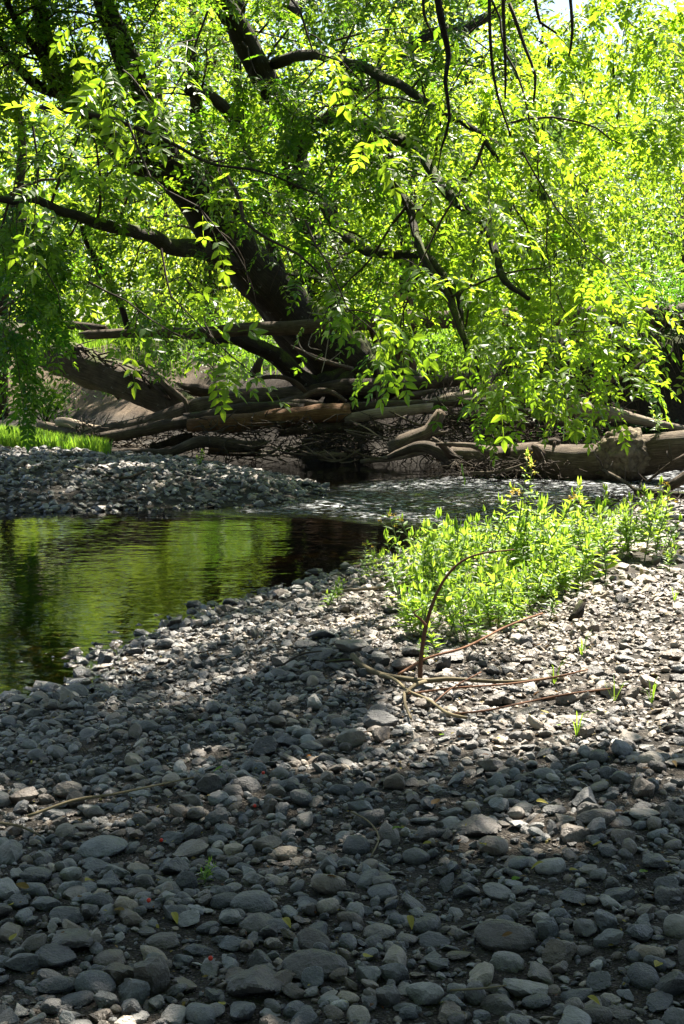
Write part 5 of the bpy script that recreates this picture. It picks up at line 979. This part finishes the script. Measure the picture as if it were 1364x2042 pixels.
# ------------------------------------------------------------------ the sunlit weeds on the shore
WEEDB = [blade(1.0, w, 3, .14, c) for w, c in ((.30, .18), (.34, .3), (.26, .12), (.36, .4))]
def weed_shape(seed, h, leafL=.085, side=3, flower=False):
    """stem Geo, list of leaf (pos, R, scale, variant), flower Geo; about h tall, foot at the origin"""
    r = np.random.default_rng(seed); st = Geo(); lv = []; fl = Geo()
    def axis_(p0, d, L, r0):
        p = [np.array(p0, float)]; d = np.array(d, float)
        for i in range(5): d = norm(d + r.normal(0, .10, 3) + [0, 0, .12]); p.append(p[-1] + d * L / 5)
        p = np.array(p); st.tube(p, np.linspace(r0, r0 * .4, 6), 5, caps=False); return p
    def leaves(p, n, lo, sc):
        for j in range(n):
            t = lo + (1 - lo) * (j + .5) / n; s = t * 5; i = min(int(s), 4); q = p[i] + (p[i + 1] - p[i]) * (s - i); a = j * 2.4 + r.normal(0, .4)
            k = sc * (1.15 - .65 * t) * r.uniform(.75, 1.2); el = r.uniform(-.1, .55) + .5 * t
            d = np.array([math.cos(a) * math.cos(el), math.sin(a) * math.cos(el), math.sin(el)]); lv.append((q, frames(d[None], (np.array([0, 0, 1.]) + r.normal(0, .25, 3))[None])[0], k, int(r.integers(0, 4))))
        for j in range(4):
            a = r.uniform(0, 6.28); d = np.array([math.cos(a) * .5, math.sin(a) * .5, .9]); lv.append((p[-1], frames(d[None], np.array([[math.cos(a), math.sin(a), .5]]))[0], sc * r.uniform(.35, .6), int(r.integers(0, 4))))
    m = axis_((0, 0, 0), (r.normal(0, .28), r.normal(0, .28), 1), h, .004 + .003 * h); leaves(m, int(10 + 14 * h), .12, leafL * (1 + .25 * h))
    for k in range(side):
        i = r.integers(1, 4); a = r.uniform(0, 6.28); q = axis_(m[i], (math.cos(a), math.sin(a), .9), h * r.uniform(.25, .5), .0028); leaves(q, int(5 + 6 * h), .2, leafL * .8)
    if flower:
        tips = [m[-1]] + [m[-1] + [r.normal(0, .03), r.normal(0, .03), r.uniform(-.05, .03)] for _ in range(3)]
        for t in tips:
            st.tube(np.array([m[-2], t]), [.0018, .0012], 4, caps=False)
            for j in range(9):
                v, f = blade(.016, .012, 2, .2, .1); a = r.uniform(0, 6.28); el = r.uniform(-.3, 1.2); d = np.array([[math.cos(a) * math.cos(el), math.sin(a) * math.cos(el), math.sin(el)]])
                fl.add((frames(d, np.array([[.1, .2, 1.]]))[0] @ v.T).T + t + r.normal(0, .008, 3), f)
    return st, lv, fl
def geo_mesh(g, name, m, smooth=True): return make_mesh(name, np.concatenate(g.v), ([np.concatenate(g.t)] if g.t else []) + ([np.concatenate(g.q)] if g.q else []), m, smooth, np.concatenate(g.uv))
def foliage_mesh(lv, m, tone, r):
    Vs, Fs, Ts, k = [], [], [], 0
    for q, R, s, v_ in lv:
        v, f = WEEDB[v_]; Vs.append((R @ v.T).T * s + q); Fs.append(f + k); k += len(v); Ts.append(np.full(len(v), np.clip(tone + r.normal(0, .15), 0, 1)))
    return make_mesh('foliage', np.vstack(Vs), [np.vstack(Fs)], m, False, attrs={'tone': np.concatenate(Ts)})
wr = np.random.default_rng(50); KIND = []
for i in range(9):
    h = [.24, .30, .34, .38, .28, .42, .20, .62, .85][i]; st, lv, fl = weed_shape(300 + i, h, [.105, .115, .13, .12, .095, .125, .085, .105, .10][i], [3, 4, 4, 3, 5, 3, 3, 3, 2][i], i in (7, 8))
    KIND.append((h, geo_mesh(st, 'stem', M['stem']), foliage_mesh(lv, M['weed'], .55, wr), geo_mesh(fl, 'flower_head', M['flower'], False) if fl.v else None, lv))
WEED_LEAF = [make_mesh('leaf', v, [f], M['weed'], False, attrs={'tone': np.full(len(v), t)}) for (v, f) in WEEDB for t in (.35, .7)]
def weed(x, y, k, sc, label, single=False, name='weed_plant', group='weeds of the sunny patch', lean=(0, 0)):
    h, sm, fm, flm, lv = KIND[k]; z = float(ground_z(x, y)); root = empty(name, (x, y, z - .01)); root.rotation_euler = (lean[0] + wr.normal(0, .06), lean[1] + wr.normal(0, .06), wr.uniform(0, 6.28)); root.scale = (sc, sc, sc)
    tag(root, label, 'weed', group); link('stem', sm, root)
    if single:
        for q, R, s, v_ in lv:
            o = link('leaf', WEED_LEAF[v_ * 2 + int(wr.integers(0, 2))], root); mm = np.eye(4); mm[:3, :3] = R * s; mm[:3, 3] = q; o.matrix_local = Matrix(mm.tolist())
    else: link('foliage', fm, root)['kind'] = 'stuff'
    if flm: link('flower_head', flm, root)['kind'] = 'stuff'
    return root
PATCH = [(800, 1190), (815, 1150), (860, 1120), (960, 1100), (1080, 1085), (1200, 1070), (1320, 1050), (1350, 1085), (1290, 1130), (1200, 1170), (1110, 1200), (1010, 1268), (900, 1292), (820, 1270), (795, 1225)]
n = 0; spots = []
while n < 175:
    px_, py_ = wr.uniform(790, 1355), wr.uniform(1045, 1295)
    if not inside(PATCH, np.array([px_]), np.array([py_]))[0]: continue
    if any(abs(px_ - a) < 11 and abs(py_ - b) < 7 for a, b in spots): n += .05; continue
    spots.append((px_, py_)); n += 1
g3 = on_ground([s[0] for s in spots], [s[1] for s in spots])
for (px_, py_), (x, y, z) in zip(spots, g3):
    fr = (py_ - np.interp(px_, [800, 1350], [1130, 1050])) / 150; front = fr > .62; k = int(wr.choice([0, 4, 6])) if front else int(wr.choice([1, 2, 3, 5]))
    lab = '%s leafy weed in the %s of the sunny patch, its %s' % (['short', 'medium-high', 'tallish'][0 if front else 1 if k < 5 else 2], 'front row' if front else 'middle' if fr > .3 else 'back row', 'left end' if px_ < 930 else 'centre' if px_ < 1110 else 'right end')
    weed(x, y, k, wr.uniform(.65, 1.3), lab)
TALL = [(1018, 1165, 8, 1.05, 'tallest weed with yellow flower tops in the middle of the sunny patch'), (1040, 1150, 8, .95, 'tall flowering weed just right of the tallest one'), (975, 1160, 7, 1.1, 'tall thin weed left of the tallest one'), (1060, 1175, 7, 1.15, 'tall weed with drooping leaves right of the tallest pair'),
        (826, 1190, 7, .95, 'flowering weed at the left end of the sunny patch'), (862, 1185, 7, .9, 'yellow-flowered weed second from the left end of the patch'), (1285, 1110, 7, 1.0, 'flowering weed near the right end of the sunny patch'), (1180, 1140, 5, 1.2, 'upright leafy weed at the right of the patch'), (1310, 1120, 7, .8, 'slender weed at the right edge of the patch')]
g3 = on_ground([t[0] for t in TALL], [t[1] for t in TALL])
for t, (x, y, z) in zip(TALL, g3): weed(x, y, t[2], t[3], t[4], True)
SPR = [(650, 1215, 6, .9, 'small green weed at the pool edge left of the sunny patch'), (672, 1205, 6, .8, 'second small weed near the pool edge, nearer the sunny patch'), (720, 1165, 7, .55, 'thin yellow-flowered weed leaning out over the pool edge'), (745, 1158, 0, .8, 'low weed at the waterline left of the sunny patch'), (770, 1160, 4, .75, 'low bushy weed at the waterline beside the sunny patch'),
       (820, 1248, 6, .8, 'weed sprout leaning left out of the sunny patch'), (870, 1305, 6, .8, 'small weed sprout among stones in front of the patch'), (850, 1320, 6, .55, 'tiny weed sprout by the upright twig'), (1100, 1235, 6, .8, 'low weed at the right front of the patch'), (404, 1765, 6, .42, 'tiny bright green sprout against a black stone in the near gravel'), (1335, 1140, 0, .8, 'weed at the right edge of the shore'),
       (395, 932, 6, 1.2, 'small green tuft on the back rim of the far gravel bar'), (1345, 905, 5, 1.2, 'weed growing on top of the burl trunk at the right edge')]
g3 = on_ground([t[0] for t in SPR], [t[1] for t in SPR])
for t, (x, y, z) in zip(SPR, g3):
    o = weed(x, y, t[2], t[3], t[4], True, 'weed_sprout', 'weed sprouts among the stones')
    if 'burl' in t[4]: b = P(1318, 868, 19.25); o.location = b; o.scale = (1.0, 1.0, 1.0)

# ------------------------------------------------------------------ the fallen branch, twigs, leaves and berries on the gravel
def ground_branch(name, pl, m, label, lift=.02, parts=(), cat='branch', sides=8):
    """pl: photo x, y, radius px, height above the gravel; lies on the ground"""
    def conv(q):
        g = on_ground([a[0] for a in q], [a[1] for a in q]); D = np.hypot(g[:, 1], CAM_Z); r = np.array([a[2] for a in q]) * D / F_PX; g[:, 2] += lift + np.array([a[3] if len(a) > 3 else 0 for a in q]); return g, r
    p, r = conv(pl); c = p[len(p) // 2].copy(); root = empty(name, c); tag(root, label, cat); Geo().tube(p, r, sides, .04, .1, len(label), .3, 30, wob=.012).build('stick', M[m], root, c)
    for q in parts: pq, rq = conv(q); Geo().tube(pq, rq, 6, .04, .1, 3, .3, 30, wob=.01).build('side_twig', M[m], root, c)
    return root, c
ground_branch('fallen_branch', [(704, 1322, 6, .03), (725, 1340, 6, .02), (765, 1358, 5.5, .02), (810, 1370, 5, .03), (850, 1376, 5, .03), (890, 1372, 4.5, .03), (935, 1370, 4, .02), (990, 1374, 3.5, .02), (1060, 1372, 3, .02), (1130, 1362, 2, .02)], 'branch_green', 'bare olive branch lying forked on the gravel in front of the weeds',
              parts=[[(762, 1363, 4, .03), (790, 1375, 3.5, .03), (815, 1395, 3, .02), (850, 1412, 3.5, .02), (890, 1440, 3.5, .02), (930, 1450, 3, .02)], [(805, 1398, 3, .02), (806, 1425, 3, .02), (818, 1448, 2.5, .01)], [(850, 1378, 4, .03), (825, 1388, 4, .03), (808, 1400, 3.5, .02)]])
for pl, m_, lab in [([(808, 1398, 2, .02), (900, 1392, 2, .03), (1010, 1385, 2, .03), (1110, 1370, 2, .03), (1170, 1352, 1.5, .02)], 'twig_red', 'reddish twig lying long across the sunlit gravel'), ([(900, 1442, 2, .02), (970, 1440, 2, .03), (1060, 1420, 2, .03), (1150, 1402, 2, .03), (1250, 1384, 1.5, .02)], 'twig_red', 'second reddish twig below the first on the sunlit gravel'),
                    ([(795, 1362, 2.5, .02), (850, 1340, 2.5, .05), (930, 1318, 2.5, .06), (1010, 1275, 2, .05), (1080, 1245, 2, .04)], 'twig_red', 'thin twig running from the fallen branch under the weeds'), ([(860, 1425, 1.6, .02), (900, 1400, 1.6, .04), (960, 1370, 1.6, .05)], 'twig_red', 'short twig crossing the fork of the fallen branch'),
                    ([(60, 1655, 3, .03), (150, 1635, 3, .05), (230, 1622, 2.5, .05), (310, 1605, 2, .05), (390, 1582, 1.5, .04)], 'branch_green', 'long thin twig lying over the stones at left'), ([(0, 1672, 2.5, .03), (40, 1678, 2.5, .03), (80, 1690, 2, .02)], 'branch_green', 'short curved twig at the left edge'),
                    ([(700, 1640, 1.8, .02), (735, 1660, 1.8, .02), (755, 1695, 1.8, .02), (740, 1735, 1.5, .02)], 'branch_green', 'thin bent twig in the middle of the shaded gravel'), ([(640, 1190, 3, .02), (720, 1186, 3, .02), (800, 1178, 3, .02)], 'log_pale', 'pale straight stick lying between the pool and the weeds'),
                    ([(560, 1345, 2, .02), (600, 1325, 2, .03), (640, 1315, 1.6, .02)], 'log', 'grey twig near the pool edge'), ([(900, 2005, 2, .02), (960, 2003, 2, .02), (1010, 1998, 1.5, .02)], 'branch_green', 'thin twig at the bottom edge'), ([(645, 1335, 3, .02), (680, 1333, 3, .02), (712, 1330, 2.5, .02)], 'log_dark', 'dark stick touching the end of the fallen branch'),
                    ([(705, 1142, 2.5, .015), (760, 1128, 3, .015), (800, 1115, 3, .02)], 'log_dark', 'black twig at the waterline left of the weeds'), ([(150, 1008, 3, .03), (240, 1003, 3, .03), (290, 1004, 2.5, .02)], 'log_dark', 'dark stick lying along the far gravel bar edge')]:
    ground_branch('twig', pl, m_, lab, sides=6, cat='twig')
# the thin upright stem arching to the right from the fallen branch
b = on_ground(838, 1368)[0]; D = b[1]; a = np.array([(838, 1370, 5), (838, 1330, 5), (843, 1285, 4.5), (850, 1245, 4.5), (868, 1190, 3.5), (890, 1150, 3), (920, 1120, 2.5), (960, 1104, 2), (1025, 1096, 1.5)], float)
p = P(a[:, 0], a[:, 1], D + np.linspace(0, .15, len(a))); root = empty('upright_twig', p[0]); tag(root, 'thin bare stem standing up and arching right in front of the weeds', 'twig'); Geo().tube(p, a[:, 2] * D / F_PX, 7, .04, .08, 3, 0, 30).build('stem', M['twig_red'], root, p[0])
q = P(np.array([849., 838, 824, 840]), np.array([1247., 1234, 1222, 1213]), D + np.array([0, -.02, -.04, -.02])); Geo().tube(q, [.008, .006, .005, .002], 6, .03, .08, 3, 0, 30).build('side_twig', M['twig_red'], root, p[0])
# the dark upright chunk of wood right of the weeds
g0 = on_ground(1143, 1237)[0]; p = np.array([g0, g0 + [.035, .03, .05], g0 + [.06, .05, .10]]); root = empty('wood_chunk', g0); tag(root, 'dark upright chunk of driftwood standing in the sunlit gravel right of the weeds', 'driftwood'); Geo().tube(p, [.035, .04, .022], 9, .03, .2, 4, .5, 15).build('stick', M['log_dark'], root, g0)

# grass sprouts among the sunlit stones
for i, (x, y, lab) in enumerate([(1160, 1310, 'few thin grass blades left of the flat tan slab'), (1105, 1365, 'bent grass blades on the sunlit gravel behind the reddish twigs'), (1225, 1400, 'grass tuft in the sunlit gravel above the shadow band'), (1300, 1405, 'grass tuft near the right edge in the sun'), (1345, 1200, 'grass blades at the right edge of the shore'), (1150, 1470, 'single grass sprout below the pale flat stone')]):
    g0 = on_ground(x, y)[0]; v, F = [], []
    for j in range(7):
        a = wr.uniform(0, 6.28); h = wr.uniform(.08, .18); d = np.array([math.cos(a), math.sin(a), 0]) * wr.uniform(.3, .9); s = np.array([-math.sin(a), math.cos(a), 0]) * .0025; k = len(v)
        v += [g0 + s, g0 - s, g0 + d * h * .4 + [0, 0, h * .6] + s, g0 + d * h * .4 + [0, 0, h * .6] - s, g0 + d * h + [0, 0, h * .75]]; F += [(k, k + 1, k + 3), (k, k + 3, k + 2), (k + 2, k + 3, k + 4)]
    tag(link('grass_tuft', make_mesh('grass_tuft', np.array(v), [np.array(F)], M['grass'], False, attrs={'tone': np.full(len(v), .8)})), lab, 'grass tuft', 'grass tufts in the gravel')

# fallen leaves: the larger ones singly, crumbs of litter as one
FLB = [blade(1.0, w, 6, .22, c) for w, c in ((.55, .3), (.62, -.3), (.48, .5), (.58, .1))]; FLM = {}
FLP = [(1068, 1622, .95, 'yellow-brown'), (1020, 1785, .6, 'green'), (1085, 1747, .9, 'yellow'), (968, 1718, .92, 'yellow'), (1180, 1718, .95, 'yellow'), (1335, 1750, .92, 'yellow'), (1135, 1765, .85, 'yellow-green'), (170, 1785, .9, 'yellow-green'), (20, 1838, .92, 'yellow-green'), (565, 1865, .95, 'yellow'), (885, 1490, .6, 'green'), (1315, 1958, .9, 'yellow-green'),
       (740, 1940, .9, 'yellow-green'), (1170, 2025, .9, 'yellow-green'), (440, 2038, .9, 'yellow'), (815, 1855, .8, 'yellow-green'), (782, 1683, .6, 'green'), (1095, 1445, .75, 'yellow-green'), (1115, 1465, .6, 'green'), (860, 1710, .9, 'yellow'), (1290, 1768, .6, 'green'), (20, 1910, .95, 'yellow-brown'), (345, 1850, .95, 'yellow'), (400, 1455, .7, 'green'), (445, 1555, .6, 'green'),
       (975, 1530, .1, 'orange-brown'), (1225, 1645, .1, 'orange-brown'), (735, 1480, .15, 'orange'), (860, 1630, .12, 'orange-brown'), (650, 1780, .1, 'rust'), (1000, 1900, .15, 'orange-brown'), (1160, 1840, .2, 'brown'), (60, 1800, .3, 'brown'), (250, 1850, .3, 'brown'), (905, 1725, .15, 'orange-brown'), (1280, 1560, .1, 'rust'), (1340, 1540, .15, 'orange'), (1200, 1495, .1, 'rust'), (1075, 1400, .12, 'rust'), (980, 1335, .12, 'rust')]
lg = {}
for t in FLP: lg.setdefault((t[3], zone(t[0], t[1])), []).append(t)
for (colr, zn), ts in lg.items():
    ts.sort()
    for j, t in enumerate(ts):
        g0 = on_ground(t[0], t[1])[0]; k = (int(wr.integers(0, 4)), round(t[2], 1))
        if k not in FLM: v, f = FLB[k[0]]; FLM[k] = make_mesh('fallen_leaf', v, [f], M['litter'] if t[3] != 'green' else M['grass'], False, attrs={'tone': np.full(len(v), t[2])})
        o = link('fallen_leaf', FLM[k], None, g0 + [0, 0, .04 + .01 * wr.random()]); s = wr.uniform(.026, .042); o.scale = (s, s, s); o.rotation_euler = (wr.normal(0, .16), wr.normal(0, .16), wr.uniform(0, 6.28))
        tag(o, '%s fallen leaf in the %s of the near gravel%s' % (colr, zn, '' if len(ts) == 1 else ', ' + ORD[j]), 'leaf', 'fallen leaves on the near gravel')
n = 1500; Y = 2.3 + 7 * wr.uniform(0, 1, n) ** .8; X = wr.uniform(-1, 1, n) * (Y * .24 + .6); k = sdist(NEAR, X, Y) > .15; X, Y = X[k], Y[k]; n = len(X)
R = frames(norm(wr.normal(0, 1, (n, 3)) * [1, 1, .3]), np.array([0, 0, 1.]) + wr.normal(0, .4, (n, 3)))
lt = scatter(KITE, np.column_stack([X, Y, ground_z(X, Y) + wr.uniform(.008, .03, n)]), R, wr.uniform(.008, .022, n), np.clip(wr.beta(.8, 1.3, n), 0, 1), 'leaf_litter', M['litter']); tag(lt, 'crumbs of brown and orange leaf litter between the pebbles', 'litter', kind='stuff')
v, f = ico(2); bm_ = make_mesh('red_berry', v * (1 + .08 * vnoise(v, 2, 1))[:, None], [f], M['berry'])
for x, y, lab in [(322, 1697, 'red berry below the long pale grey stone'), (297, 1820, 'red berry left of the small sun fleck'), (420, 1938, 'red berry near the bottom left between dark stones'), (508, 1627, 'red berry below the black wedge stone'), (525, 1560, 'red berry above the black wedge stone')]:
    g0 = on_ground(x, y)[0]; o = link('red_berry', bm_, None, g0 + [0, 0, .035]); o.scale = (.006, .006, .0065); tag(o, lab, 'berry', 'red berries on the gravel')

print('TRIS', sum(len(o.data.loops) - 2 * len(o.data.polygons) for o in bpy.data.objects if o.type == 'MESH'), 'leaves', n_leaf, n_leaf2)
